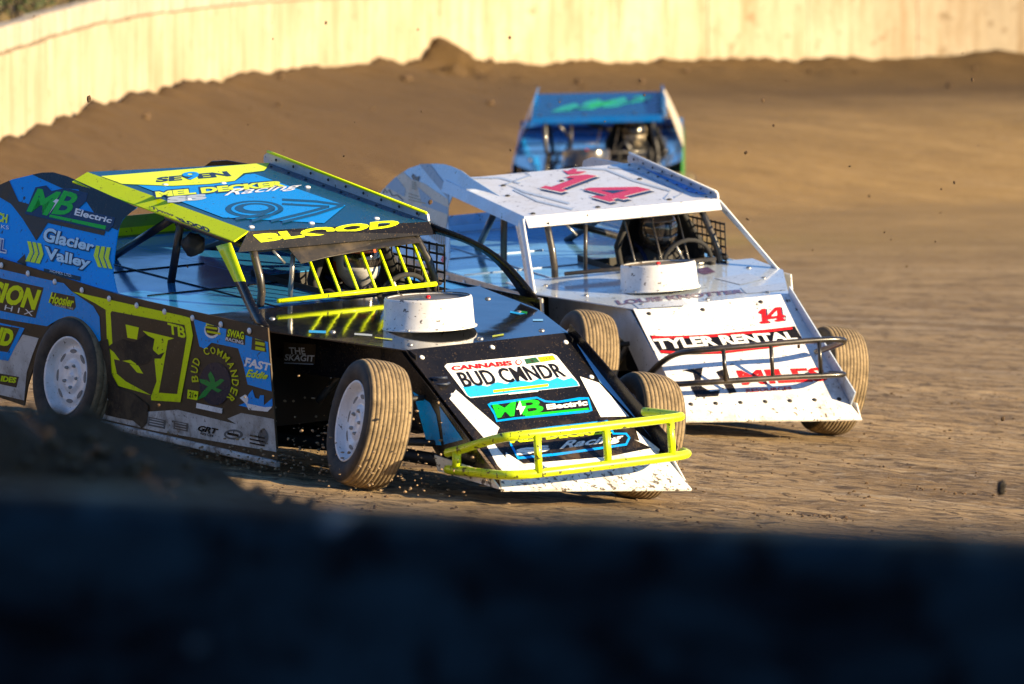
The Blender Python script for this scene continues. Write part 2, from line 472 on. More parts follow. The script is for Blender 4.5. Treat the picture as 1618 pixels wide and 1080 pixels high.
def resample(q, h, step):
    out = [(q[0], h[0])]; acc = 0
    for i in range(len(q) - 1):
        seg = (q[i + 1] - q[i]).length
        pos = step - acc
        while pos <= seg:
            t = pos / seg
            out.append((q[i].lerp(q[i + 1], t), h[i].lerp(h[i + 1], t))); pos += step
        acc = (acc + seg) % step
    return out
wall_root = bpy.data.objects.new('retaining_wall', None); link(wall_root); wall_root.location = (0, 0, 0)
tag(wall_root, 'long cream concrete retaining wall curving round the far side of the track', 'wall')
RS = resample(WQ, WH, .31)
i = 0
k = 0
while i + 5 < len(RS):
    seg = RS[i:i + 6]
    pts = [s[0] for s in seg]
    # pull the ends in a little so that a joint shows
    pts[0] = pts[0].lerp(pts[1], .012); pts[-1] = pts[-1].lerp(pts[-2], .012)
    dz = rnd.uniform(-.008, .008); do = rnd.uniform(-.003, .003)
    tops = [s[1].x for s in seg]
    v, f = strip_solid(pts, [t + dz for t in tops], [t - 1.6 for t in tops], do, .25)
    bevel(mk('wall_panel', v, f, CONC, wall_root), .003, 1)
    v, f = strip_solid(pts, [t + .24 + dz + rnd.uniform(-.006, .006) for t in tops], [t + dz + .004 for t in tops], do + .05 + rnd.uniform(-.01, .01), .25)
    bevel(mk('cap_block', v, f, CAPM, wall_root), .03, 2)
    i += 5; k += 1
pts = [s[0] for s in RS]
v, f = strip_solid(pts, [s[1].x - .02 for s in RS], [s[1].x - 1.6 for s in RS], .06, .2)
mk('joint_core', v, f, JOINT, wall_root)

# near retaining wall: low, stained, far out of focus; its shade painted into the colour
def mat_near():
    m, nt, nn, ll, b = nodes_of('shade_painted_concrete')
    tc = nn.new('ShaderNodeTexCoord')
    mpn = nn.new('ShaderNodeMapping'); ll.new(tc.outputs['Object'], mpn.inputs['Vector']); mpn.inputs['Scale'].default_value = (.8, .8, 2.6)
    n1 = tnoise(nn, ll, mpn.outputs['Vector'], 3.2, 5, .62, .4)
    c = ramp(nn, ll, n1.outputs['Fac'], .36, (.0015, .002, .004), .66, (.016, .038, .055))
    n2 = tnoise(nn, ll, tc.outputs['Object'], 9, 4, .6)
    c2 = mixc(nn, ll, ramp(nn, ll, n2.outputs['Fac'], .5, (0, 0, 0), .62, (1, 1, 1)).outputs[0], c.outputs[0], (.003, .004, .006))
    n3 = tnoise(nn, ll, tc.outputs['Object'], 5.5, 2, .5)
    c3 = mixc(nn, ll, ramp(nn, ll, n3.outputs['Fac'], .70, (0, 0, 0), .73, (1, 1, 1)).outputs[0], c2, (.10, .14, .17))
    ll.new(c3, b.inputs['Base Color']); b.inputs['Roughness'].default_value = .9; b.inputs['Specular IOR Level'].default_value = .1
    return m
NEARM = mat_near()
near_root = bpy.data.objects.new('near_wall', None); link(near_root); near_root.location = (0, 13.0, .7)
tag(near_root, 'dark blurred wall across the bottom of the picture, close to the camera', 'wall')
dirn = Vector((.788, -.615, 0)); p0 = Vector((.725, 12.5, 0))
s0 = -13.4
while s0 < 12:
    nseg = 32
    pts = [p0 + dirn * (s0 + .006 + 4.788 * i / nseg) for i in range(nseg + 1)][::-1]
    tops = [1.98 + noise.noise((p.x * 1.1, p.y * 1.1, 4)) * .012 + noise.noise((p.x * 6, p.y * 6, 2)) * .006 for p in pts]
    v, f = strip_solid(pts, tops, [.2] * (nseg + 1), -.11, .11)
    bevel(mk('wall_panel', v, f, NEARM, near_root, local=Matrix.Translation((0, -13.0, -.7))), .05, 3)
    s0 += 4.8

# ---------------------------------------------------------------- race cars
# body frame: x forward from the front axle, y to the car's left, z up from the ground
# per-car body dimensions, metres, body frame: x forward from front axle, y left, z up
DIMS={
'1':dict(yr=.91,hx=-.19,hw=.52,hz=.823,rfx=-1.626,rfw=.632,rfz=1.244,rrx=-3.177,rrw=.648,rrz=1.398,
  noseR=(.62,-.50,.285),noseL=(.60,.60,.232),lipR=(.76,-.585,.225),lipL=(.77,.615,.108)),
'2':dict(yr=.84,hx=.05,hw=.517,hz=.816,rfx=-1.28,rfw=.654,rfz=1.272,rrx=-2.62,rrw=.645,rrz=1.388,
  noseR=(.80,-.537,.278),noseL=(.80,.566,.205),lipR=(.88,-.575,.226),lipL=(.88,.60,.122)),
}
def panels(D):
    hx,hw,hz=D['hx'],D['hw'],D['hz']
    xe=hx-1.26; ze=hz+.057*1.26
    fr=lambda x,s:(x,s*D['rfw'],D['rfz']); 
    RF=(D['rfx'],-D['rfw'],D['rfz']);LF=(D['rfx'],D['rfw'],D['rfz']);RR=(D['rrx'],-D['rrw'],D['rrz']);LR=(D['rrx'],D['rrw'],D['rrz'])
    o=D['rrx']+3.177
    if D['hx']<0:
        RF0,RR0=RF,RR
        RF=(D['rfx'],-D['rfw']+.10,D['rfz']+.045);RR=(D['rrx'],-D['rrw']+.10,D['rrz']+.045)
    else: RF0,RR0=RF,RR
    add=lambda p,q:tuple(a+b for a,b in zip(p,q))
    return {
    'side':((-4,-D['yr'],0),(-.9,-D['yr'],0),(-4,-D['yr'],1),(-.9,-D['yr'],1)),
    'sail':((-4.1+o,-D['yr'],.88),(-2.4+o,-D['yr'],.88),(-4.1+o,-.632,1.40),(-2.4+o,-.632,1.40)),
    'roof':(RF,LF,RR,LR),
    'visor':(add(RF0,(.05,.0,-.055 if D['hx']<0 else -.062)),add(LF,(.05,0,-.062)),RF,LF),
    'flange':((RR0,add(RF0,(.012,0,0)),RR,RF) if D['hx']<0 else
              (add(RR,(0,-.03,-.07)),add(RF,(.02,-.03,-.07)),add(RR,(0,-.004,.002)),add(RF,(0,-.004,.002)))),
    'hood':((hx,-.84,hz),(hx,.84,hz),(xe,-.84,ze),(xe,.84,ze)),
    'nose':(D['noseR'],D['noseL'],(hx,-hw,hz),(hx,hw,hz)),
    'lip':(D['lipR'],D['lipL'],D['noseR'],D['noseL']),
    'hoodside':((-1.1,-.60,.4),(-.1,-.50,.4),(-1.1,-.60,.9),(-.1,-.50,.9)),
    'noseside':((-.5,-.53,.1),(1,-.53,.1),(-.5,-.53,.9),(1,-.53,.9)),
    'deck':((-3.9,-.83,.93),(-1.2,-.83,.862),(-3.9,.83,.93),(-1.2,.83,.862)),
    }

DECALS = [
('1','side','blue_vinyl',1,'blue','poly',[(0.7724,0.9021),(0.7969,0.7152),(0.8144,0.7083),(0.8341,0.7494),(0.9155,0.7496),(0.9305,0.6714),(0.9435,0.5691),(1.0354,0.5577),(1.0101,0.8851)],{}),
('1','side','blue_vinyl',1,'blue','poly',[(0.0763,0.9781),(0.3541,0.9226),(0.3946,0.8646),(0.4633,0.8103),(0.4832,0.7591),(0.4865,0.6334),(0.4722,0.6074),(0.4463,0.6769),(0.4018,0.7259),(0.3547,0.7018),(0.3133,0.6451),(0.0736,0.6234)],{}),
('1','side','white_vinyl',1,'whitedirty','poly',[(0.0718,0.3982),(0.1853,0.4235),(0.2342,0.5707),(0.286,0.5691),(0.2646,0.4708),(0.2452,0.366),(0.2336,0.1803),(0.0701,0.1691)],{}),
('1','side','white_vinyl',1,'whitedirty','poly',[(0.4434,0.2211),(0.5647,0.2586),(0.6349,0.3033),(0.7282,0.3503),(0.9097,0.3442),(0.8808,0.363),(0.9235,0.4102),(1.0348,0.4173),(1.0322,0.2457),(0.4431,0.1865)],{}),
('1','side','white_vinyl',1,'whitedirty','poly',[(0.4689,0.4033),(0.5049,0.3484),(0.5209,0.3203),(0.4641,0.2982)],{}),
('1','side','number_outline',2,'lime','poly',[(0.3966,0.8653),(0.4879,0.8637),(0.7683,0.86),(0.7776,0.7655),(0.7364,0.3942),(0.6452,0.3688),(0.6454,0.3961),(0.5395,0.4064),(0.5196,0.4399),(0.5082,0.5626),(0.5037,0.8043),(0.4675,0.8289)],{}),
('1','side','number_ground',3,'brownblack','poly',[(0.5238,0.8048),(0.7523,0.8136),(0.7579,0.748),(0.7267,0.4346),(0.6693,0.4191),(0.6533,0.3924),(0.5658,0.4405),(0.5379,0.4709),(0.5264,0.5694),(0.5197,0.793)],{}),
('1','side','number_stroke',4,'lime','poly',[(0.6214,0.7348),(0.7204,0.7307),(0.7006,0.7131),(0.6818,0.526),(0.6693,0.4123),(0.6572,0.3803),(0.6453,0.3859),(0.6637,0.4782),(0.6566,0.6185),(0.6471,0.7034)],{}),
('1','side','number_stroke',4,'lime','poly',[(0.5676,0.749),(0.6096,0.7474),(0.6032,0.6803),(0.5732,0.6793)],{}),
('1','side','number_stroke',4,'lime','poly',[(0.5185,0.5939),(0.5466,0.5839),(0.5907,0.5868),(0.6105,0.567),(0.5984,0.5419),(0.5584,0.5473),(0.5202,0.5465)],{}),
('1','side','number_stroke',4,'lime','poly',[(0.5784,0.5412),(0.6064,0.5415),(0.6221,0.5032),(0.6022,0.5024)],{}),
('1', 'side', 'number_lettering', 4, 'lime', 'text', ('TB', [(0.7028, 0.7513), (0.7559, 0.7405), (0.7543, 0.8042), (0.6992, 0.8076)]), {'bold': 0.03}),
('1','side','mud_smear',5,'mud','poly',[(0.5308,0.6396),(0.5591,0.6673),(0.5951,0.6636),(0.6313,0.718),(0.659,0.7044),(0.6527,0.6443),(0.6705,0.6237),(0.6904,0.6448),(0.6783,0.6063),(0.6465,0.5942),(0.6384,0.5639),(0.6104,0.5396),(0.5825,0.5632),(0.5504,0.5442),(0.5305,0.5847),(0.5105,0.6046)],{}),
('1','side','mud_smear',5,'mud','poly',[(0.4864,0.623),(0.5108,0.6493),(0.5183,0.5664),(0.5217,0.4648),(0.5455,0.3985),(0.5935,0.3828),(0.6371,0.3383),(0.6326,0.2409),(0.6164,0.2072),(0.5886,0.2372),(0.5445,0.2334),(0.5002,0.2331),(0.5167,0.3049),(0.4929,0.3644),(0.4853,0.4509)],{}),
('1','side','leaf_emblem',3,'leaf','poly',[(0.7876,0.4243),(0.8074,0.4794),(0.8232,0.5125),(0.7998,0.5238),(0.796,0.5426),(0.8194,0.5448),(0.8311,0.5358),(0.8235,0.5734),(0.8314,0.5967),(0.8429,0.5674),(0.8447,0.5411),(0.8624,0.5681),(0.874,0.5658),(0.8583,0.5328),(0.8466,0.5148),(0.866,0.5088),(0.8542,0.4908),(0.8348,0.5035),(0.8151,0.4553)],{}),
('1','side','emblem_ring',2,'emblem','poly',[(0.8933,0.553),(0.892,0.5271),(0.8883,0.5015),(0.8824,0.4775),(0.8746,0.4563),(0.8653,0.4391),(0.855,0.4265),(0.8441,0.4194),(0.8333,0.418),(0.823,0.4225),(0.8138,0.4326),(0.8062,0.4478),(0.8005,0.4674),(0.797,0.4903),(0.7959,0.5155),(0.7972,0.5416),(0.801,0.5673),(0.8069,0.5914),(0.8147,0.6125),(0.8241,0.6297),(0.8344,0.6422),(0.8453,0.6491),(0.8561,0.6504),(0.8663,0.6458),(0.8755,0.6356),(0.8831,0.6204),(0.8887,0.6009),(0.8922,0.5781)],{}),
('1', 'side', 'arched_lettering', 4, 'lime2', 'text', ('B', [(0.795, 0.5263), (0.7923, 0.558), (0.7709, 0.5534), (0.7744, 0.5153)]), {'bold': 0.02}),
('1', 'side', 'arched_lettering', 4, 'lime2', 'text', ('U', [(0.7922, 0.5677), (0.7941, 0.6), (0.7732, 0.6079), (0.7707, 0.5692)]), {'bold': 0.02}),
('1', 'side', 'arched_lettering', 4, 'lime2', 'text', ('D', [(0.7954, 0.6092), (0.8017, 0.6382), (0.7835, 0.6578), (0.7754, 0.623)]), {'bold': 0.02}),
('1', 'side', 'arched_lettering', 4, 'lime2', 'text', ('C', [(0.8175, 0.674), (0.8299, 0.6875), (0.823, 0.7225), (0.8068, 0.7064)]), {'bold': 0.02}),
('1', 'side', 'arched_lettering', 4, 'lime2', 'text', ('O', [(0.8339, 0.69), (0.8474, 0.6929), (0.8477, 0.7301), (0.83, 0.7266)]), {'bold': 0.02}),
('1', 'side', 'arched_lettering', 4, 'lime2', 'text', ('M', [(0.8515, 0.6922), (0.8646, 0.6843), (0.8719, 0.7193), (0.8548, 0.7288)]), {'bold': 0.02}),
('1', 'side', 'arched_lettering', 4, 'lime2', 'text', ('M', [(0.8683, 0.6804), (0.8796, 0.6626), (0.8931, 0.6916), (0.8784, 0.713)]), {'bold': 0.02}),
('1', 'side', 'arched_lettering', 4, 'lime2', 'text', ('A', [(0.8825, 0.656), (0.8906, 0.6303), (0.9088, 0.6501), (0.8982, 0.6809)]), {'bold': 0.02}),
('1', 'side', 'arched_lettering', 4, 'lime2', 'text', ('N', [(0.8924, 0.6218), (0.8965, 0.591), (0.9173, 0.5994), (0.912, 0.6362)]), {'bold': 0.02}),
('1', 'side', 'arched_lettering', 4, 'lime2', 'text', ('D', [(0.897, 0.5815), (0.8965, 0.5492), (0.9176, 0.5452), (0.9182, 0.5839)]), {'bold': 0.02}),
('1', 'side', 'arched_lettering', 4, 'lime2', 'text', ('E', [(0.8957, 0.5397), (0.8908, 0.5094), (0.9098, 0.4935), (0.9162, 0.5297)]), {'bold': 0.02}),
('1', 'side', 'arched_lettering', 4, 'lime2', 'text', ('R', [(0.8887, 0.5011), (0.8799, 0.4763), (0.8947, 0.4502), (0.9062, 0.4799)]), {'bold': 0.02}),
('1','side','age_tag',3,'lime','poly',[(0.7604,0.4713),(0.7937,0.4741),(0.7895,0.4251),(0.7581,0.423)],{}),
('1', 'side', 'age_lettering', 4, 'black', 'text', ('21+', [(0.7641, 0.4321), (0.7876, 0.4345), (0.7897, 0.4624), (0.7662, 0.4634)]), {'bold': 0.02}),
('1','side','white_tag',3,'white','poly',[(0.7875,0.4108),(0.8674,0.4117),(0.8653,0.3839),(0.7854,0.3829)],{}),
('1','side','round_logo',2,'white','poly',[(0.8597,0.8262),(0.8591,0.8163),(0.8573,0.8064),(0.8545,0.797),(0.8508,0.7887),(0.8463,0.7819),(0.8414,0.7768),(0.8362,0.7737),(0.831,0.7729),(0.826,0.7743),(0.8216,0.7779),(0.818,0.7835),(0.8152,0.7908),(0.8135,0.7994),(0.813,0.8089),(0.8136,0.8189),(0.8154,0.8289),(0.8182,0.8382),(0.822,0.8465),(0.8264,0.8534),(0.8314,0.8584),(0.8366,0.8615),(0.8418,0.8623),(0.8467,0.8608),(0.8511,0.8572),(0.8548,0.8517),(0.8575,0.8444),(0.8592,0.8358)],{}),
('1','side','round_logo',3,'brownblack','poly',[(0.8559,0.8282),(0.8554,0.8205),(0.8539,0.8128),(0.8515,0.8056),(0.8484,0.7991),(0.8447,0.7937),(0.8406,0.7897),(0.8362,0.7872),(0.8319,0.7865),(0.8278,0.7874),(0.8241,0.7901),(0.8211,0.7943),(0.8188,0.7998),(0.8174,0.8064),(0.8169,0.8138),(0.8174,0.8215),(0.8189,0.8291),(0.8213,0.8364),(0.8244,0.8429),(0.8281,0.8483),(0.8322,0.8523),(0.8366,0.8547),(0.8409,0.8555),(0.845,0.8545),(0.8487,0.8518),(0.8517,0.8476),(0.854,0.8421),(0.8554,0.8355)],{}),
('1','side','logo_mark',4,'lime2','poly',[(0.8165,0.8218),(0.8534,0.8253),(0.8545,0.8363),(0.8175,0.8328)],{}),
('1','side','logo_mark',4,'lime2','poly',[(0.8202,0.7996),(0.863,0.802),(0.8641,0.813),(0.8213,0.8106)],{}),
('1','side','logo_mark',4,'lime2','poly',[(0.8185,0.8394),(0.8438,0.842),(0.8448,0.853),(0.8195,0.8504)],{}),
('1','side','logo_backing',2,'brownblack','poly',[(0.8812,0.8442),(0.9391,0.8455),(0.9368,0.7743),(0.8769,0.7755)],{}),
('1', 'side', 'logo_lettering', 4, 'lime', 'text', ('SWAG', [(0.8829, 0.8012), (0.935, 0.8038), (0.9352, 0.8441), (0.887, 0.843)]), {'bold': 0.03}),
('1', 'side', 'logo_lettering', 4, 'white', 'text', ('RACING', [(0.8789, 0.7796), (0.933, 0.7762), (0.9331, 0.7964), (0.8809, 0.7971)]), {'bold': 0.02}),
('1','side','logo_backing',2,'brownblack','poly',[(0.9602,0.85),(0.9947,0.8461),(1.002,0.762),(0.956,0.7581)],{}),
('1','side','logo_mark',4,'lime2','poly',[(0.9687,0.8182),(0.9974,0.8189),(0.9994,0.836),(0.9707,0.8353)],{}),
('1','side','logo_mark',4,'lime2','poly',[(0.9686,0.7914),(0.9973,0.7921),(0.9993,0.8092),(0.9706,0.8085)],{}),
('1','side','logo_mark',4,'lime2','poly',[(0.9685,0.7646),(0.9972,0.7653),(0.9992,0.7825),(0.9704,0.7817)],{}),
('1', 'side', 'logo_lettering', 4, 'white', 'text', ('FAST', [(0.9344, 0.6628), (1.0111, 0.6652), (1.017, 0.7075), (0.9423, 0.7127)]), {'bold': 0.04}),
('1', 'side', 'logo_lettering', 5, 'lime', 'text', ('Eddie', [(0.9399, 0.6079), (1.0032, 0.6188), (1.011, 0.6552), (0.9439, 0.653)]), {'bold': 0.03, 'shear': 0.3}),
('1','side','ribbon_logo',2,'blue2','poly',[(0.916,0.4475),(0.9354,0.4686),(0.9472,0.5201),(0.9588,0.5481),(0.9663,0.5075),(0.9778,0.5053),(0.9818,0.5269),(0.9933,0.5314),(0.993,0.4777),(1.02,0.5284),(1.0199,0.4882),(0.9967,0.4457),(0.9507,0.4477)],{}),
('1','side','ribbon_logo',3,'white','poly',[(0.9201,0.4895),(0.9395,0.5171),(0.947,0.4933),(0.9431,0.4682),(0.9968,0.4692),(1.0198,0.4815),(1.0044,0.4487),(0.9468,0.4361),(0.9392,0.4634)],{}),
('1', 'side', 'sill_lettering', 4, 'black', 'text', ('GRT', [(0.7887, 0.2622), (0.8512, 0.2669), (0.8552, 0.2989), (0.7947, 0.2951)]), {'bold': 0.05, 'shear': 0.2}),
('1', 'side', 'sill_lettering', 4, 'black', 'text', ('Race Cars', [(0.7984, 0.2458), (0.8374, 0.2479), (0.8395, 0.2656), (0.8004, 0.2635)]), {'bold': 0.02}),
('1','side','sill_logo',3,'greyprint','poly',[(0.6367,0.2767),(0.6903,0.2795),(0.6881,0.231),(0.6345,0.228)],{}),
('1','side','sill_logo',4,'whitedirty','poly',[(0.6407,0.2715),(0.6844,0.2738),(0.6843,0.269),(0.6407,0.2667)],{}),
('1','side','sill_logo',4,'whitedirty','poly',[(0.6406,0.2578),(0.6843,0.2601),(0.6843,0.2553),(0.6406,0.253)],{}),
('1','side','sill_logo',4,'whitedirty','poly',[(0.6405,0.2441),(0.6842,0.2465),(0.6842,0.2417),(0.6405,0.2393)],{}),
('1','side','sill_logo',3,'greyprint','poly',[(0.7161,0.2877),(0.7614,0.29),(0.7592,0.245),(0.7139,0.2426)],{}),
('1','side','sill_logo',4,'whitedirty','poly',[(0.72,0.2824),(0.7555,0.2843),(0.7554,0.2795),(0.72,0.2777)],{}),
('1','side','sill_logo',4,'whitedirty','poly',[(0.7199,0.2688),(0.7554,0.2707),(0.7554,0.2659),(0.7199,0.264)],{}),
('1','side','sill_logo',4,'whitedirty','poly',[(0.7199,0.2552),(0.7553,0.2571),(0.7553,0.2523),(0.7198,0.2504)],{}),
('1','side','sill_logo',3,'greyprint','poly',[(0.9288,0.298),(0.928,0.2917),(0.9259,0.2851),(0.9224,0.2786),(0.9178,0.2725),(0.9123,0.2671),(0.9061,0.2626),(0.8996,0.2594),(0.8932,0.2574),(0.887,0.257),(0.8815,0.258),(0.8769,0.2604),(0.8735,0.2641),(0.8713,0.269),(0.8706,0.2747),(0.8714,0.281),(0.8736,0.2876),(0.8771,0.2941),(0.8817,0.3002),(0.8873,0.3056),(0.8934,0.3101),(0.8999,0.3134),(0.9064,0.3153),(0.9125,0.3157),(0.918,0.3147),(0.9226,0.3123),(0.926,0.3085),(0.9281,0.3037)],{}),
('1','side','sill_logo',4,'whitedirty','poly',[(0.9211,0.2949),(0.9205,0.2909),(0.9189,0.2867),(0.9164,0.2825),(0.913,0.2785),(0.9089,0.2749),(0.9044,0.2718),(0.8997,0.2695),(0.8949,0.268),(0.8904,0.2675),(0.8864,0.2678),(0.883,0.2692),(0.8805,0.2713),(0.8789,0.2743),(0.8784,0.2778),(0.879,0.2818),(0.8806,0.286),(0.8831,0.2902),(0.8865,0.2942),(0.8906,0.2979),(0.8951,0.3009),(0.8998,0.3032),(0.9046,0.3047),(0.9091,0.3053),(0.9131,0.3049),(0.9165,0.3035),(0.919,0.3014),(0.9206,0.2984)],{}),
('1','side','sill_logo',5,'black','poly',[(0.8815,0.2792),(0.9163,0.2797),(0.918,0.2935),(0.8832,0.2931)],{}),
('1','side','sill_logo',3,'greyprint','poly',[(1.0057,0.3154),(1.0053,0.3055),(1.0041,0.2958),(1.0023,0.2868),(0.9998,0.2789),(0.9969,0.2726),(0.9936,0.268),(0.9902,0.2656),(0.9868,0.2653),(0.9835,0.2672),(0.9806,0.2712),(0.9782,0.2772),(0.9764,0.2847),(0.9753,0.2935),(0.975,0.3031),(0.9754,0.3129),(0.9766,0.3226),(0.9785,0.3316),(0.9809,0.3395),(0.9839,0.3459),(0.9871,0.3504),(0.9906,0.3529),(0.994,0.3531),(0.9972,0.3512),(1.0001,0.3471),(1.0025,0.3412),(1.0043,0.3337),(1.0054,0.3249)],{}),
('1','side','sill_logo',4,'black','poly',[(0.9495,0.299),(0.9956,0.3007),(0.9966,0.3089),(0.9505,0.3073)],{}),
('1','side','sill_logo',4,'black','poly',[(0.9494,0.2788),(0.9955,0.2805),(0.9965,0.2888),(0.9504,0.2871)],{}),
('1','side','sill_logo',4,'black','poly',[(0.9493,0.2586),(0.9954,0.2604),(0.9964,0.2687),(0.9503,0.2669)],{}),
('1','side','logo_backing',2,'brownblack','poly',[(0.0964,0.8557),(0.3044,0.853),(0.2764,0.6766),(0.095,0.6732)],{}),
('1', 'side', 'graphics_lettering', 3, 'lime', 'text', ('SION', [(0.1248, 0.719), (0.2746, 0.7176), (0.2981, 0.8369), (0.1466, 0.835)]), {'bold': 0.05}),
('1', 'side', 'graphics_lettering', 3, 'white', 'text', ('H I X', [(0.1747, 0.6847), (0.2682, 0.684), (0.2725, 0.7133), (0.1791, 0.7142)]), {}),
('1','side','logo_backing',2,'blue','poly',[(0.0945,0.6065),(0.2407,0.6079),(0.1852,0.406),(0.0929,0.3991)],{}),
('1','side','logo_backing',3,'brownblack','poly',[(0.0944,0.5889),(0.2241,0.6018),(0.1856,0.455),(0.0933,0.4413)],{}),
('1', 'side', 'lettering', 4, 'lime', 'text', ('ND', [(0.1188, 0.4824), (0.1941, 0.4861), (0.2115, 0.5867), (0.1384, 0.5841)]), {'bold': 0.06}),
('1','side','logo_backing',2,'brownblack','poly',[(0.3204,0.7896),(0.3331,0.8391),(0.4046,0.8406),(0.4083,0.7869),(0.4,0.7632),(0.3326,0.7663)],{}),
('1', 'side', 'tyre_sponsor_lettering', 3, 'lime', 'text', ('Hoosier', [(0.3203, 0.7757), (0.3981, 0.7797), (0.4066, 0.831), (0.331, 0.8383)]), {'bold': 0.03}),
('1', 'side', 'tyre_sponsor_lettering', 3, 'white', 'text', ('RACING TIRE', [(0.3408, 0.7658), (0.4001, 0.7667), (0.4001, 0.777), (0.3408, 0.7762)]), {}),
('1','side','logo_backing',2,'brownblack','poly',[(0.1386,0.3253),(0.2201,0.332),(0.2113,0.2693),(0.134,0.2675)],{}),
('1', 'side', 'lettering', 3, 'lime', 'text', ('IDES', [(0.1593, 0.2842), (0.2094, 0.293), (0.2138, 0.3261), (0.1637, 0.3174)]), {'bold': 0.05}),
('1','sail','black_vinyl',1,'black','poly',[(0.2806,1.027),(0.3943,1.1027),(0.5001,1.0859),(0.9798,0.9144),(0.9445,0.8646),(0.8978,0.7413),(0.8946,0.62),(0.7854,0.6586),(0.5844,0.9282),(0.4915,0.9101),(0.2996,0.9817)],{}),
('1','sail','black_vinyl',1,'brownblack','poly',[(0.0816,0.7546),(0.1551,0.8437),(0.1763,0.896),(0.2853,0.7064),(0.3438,0.7004),(0.423,0.6116),(0.6886,0.6),(0.8272,0.6095),(0.8314,0.5476),(0.4964,0.5598),(0.4753,0.3734),(0.3467,0.5535),(0.2491,0.6685)],{}),
('1','sail','black_vinyl',1,'brownblack','poly',[(0.4179,0.1358),(0.4438,0.2281),(0.4789,0.119)],{}),
('1','sail','lettering_backing',2,'navy','poly',[(0.3502,0.5997),(0.347,0.8686),(0.402,0.9061),(0.4432,0.862),(0.5123,0.917),(0.6484,0.9112),(0.6571,0.8313),(0.6299,0.7456),(0.8522,0.7321),(0.8593,0.6585),(0.8465,0.5908),(0.5029,0.594),(0.4652,0.5939)],{}),
('1', 'sail', 'lettering', 3, 'green', 'text', ('M', [(0.3547, 0.627), (0.4801, 0.6246), (0.5018, 0.8687), (0.364, 0.8614)]), {'bold': 0.035}),
('1', 'sail', 'lettering', 3, 'green', 'text', ('B', [(0.4965, 0.6494), (0.5909, 0.6623), (0.6252, 0.8844), (0.5112, 0.8911)]), {'bold': 0.025}),
('1','sail','lightning_bolt',4,'white','poly',[(0.5211,0.8816),(0.4788,0.765),(0.4957,0.7579),(0.4856,0.6329),(0.5091,0.7944),(0.4903,0.7945)],{}),
('1','sail','underline',3,'green','poly',[(0.4911,0.6411),(0.8233,0.6399),(0.8252,0.6025),(0.4935,0.6164)],{}),
('1', 'sail', 'lettering', 3, 'white', 'text', ('Electric', [(0.6239, 0.6799), (0.8414, 0.6714), (0.8434, 0.7228), (0.6181, 0.748)]), {'bold': 0.03}),
('1', 'sail', 'lettering_shadow', 2, 'navy', 'text', ('Glacier', [(0.506, 0.3713), (0.8174, 0.3654), (0.8079, 0.4634), (0.4899, 0.5256)]), {'bold': 0.09}),
('1', 'sail', 'lettering', 3, 'ice', 'text', ('Glacier', [(0.508, 0.3784), (0.8111, 0.3759), (0.803, 0.4681), (0.4948, 0.5209)]), {'bold': 0.035}),
('1', 'sail', 'lettering_shadow', 2, 'navy', 'text', ('Valley', [(0.5748, 0.1721), (0.837, 0.1825), (0.8222, 0.3165), (0.5307, 0.3479)]), {'bold': 0.09}),
('1', 'sail', 'lettering', 3, 'ice', 'text', ('Valley', [(0.5753, 0.185), (0.8307, 0.1929), (0.8202, 0.3094), (0.5371, 0.3374)]), {'bold': 0.035}),
('1','sail','lettering_backing',2,'black','poly',[(0.5816,0.1299),(0.7994,0.1248),(0.8062,0.0829),(0.5919,0.0889)],{}),
('1', 'sail', 'lettering', 3, 'white', 'text', ('HOMES LTD.', [(0.6249, 0.107), (0.7565, 0.1032), (0.7507, 0.1264), (0.619, 0.1304)]), {}),
('1','sail','chevron',3,'lime','poly',[(0.4281,0.3507),(0.4505,0.352),(0.4895,0.2569),(0.4908,0.1615),(0.4651,0.1588),(0.4672,0.2555)],{}),
('1','sail','chevron',3,'lime','poly',[(0.8356,0.4414),(0.8137,0.4401),(0.8232,0.3421),(0.873,0.2458),(0.8948,0.2473),(0.8499,0.3389)],{}),
('1','sail','chevron',3,'lime','poly',[(0.458,0.3521),(0.4803,0.3534),(0.5193,0.2584),(0.5206,0.1631),(0.4949,0.1604),(0.497,0.257)],{}),
('1','sail','chevron',3,'lime','poly',[(0.8662,0.4445),(0.8443,0.4432),(0.8538,0.3453),(0.9035,0.2491),(0.9253,0.2505),(0.8805,0.342)],{}),
('1','sail','chevron',3,'lime','poly',[(0.4878,0.3535),(0.5101,0.3548),(0.549,0.2599),(0.5503,0.1647),(0.5247,0.162),(0.5268,0.2585)],{}),
('1','sail','chevron',3,'lime','poly',[(0.8967,0.4476),(0.875,0.4463),(0.8844,0.3485),(0.934,0.2523),(0.9557,0.2537),(0.911,0.3452)],{}),
('1', 'sail', 'lettering', 3, 'lime', 'text', ('CH', [(0.2137, 0.476), (0.2745, 0.4775), (0.2605, 0.5629), (0.1947, 0.5663)]), {'bold': 0.05}),
('1', 'sail', 'lettering', 3, 'white', 'text', ('RKS', [(0.2287, 0.4167), (0.3, 0.4219), (0.291, 0.4574), (0.2197, 0.4523)]), {}),
('1', 'sail', 'lettering', 3, 'white', 'text', ('IL', [(0.2857, 0.1919), (0.3427, 0.1927), (0.3204, 0.3261), (0.2583, 0.3303)]), {'bold': 0.06}),
('1', 'sail', 'lettering', 4, 'navy2', 'text', ('IL', [(0.2862, 0.205), (0.3362, 0.2032), (0.3181, 0.3125), (0.2648, 0.3197)]), {'bold': 0.01}),
('1','roof','lime_band',1,'lime','poly',[(-0.0743,0.905),(-0.0096,0.9169),(1.0006,1.0045),(0.9091,0.9184),(0.863,0.8812),(0.7304,0.8574),(0.5866,0.7476),(0.4192,0.7189),(0.2204,0.717),(0.012,0.7822),(-0.0937,0.8424)],{}),
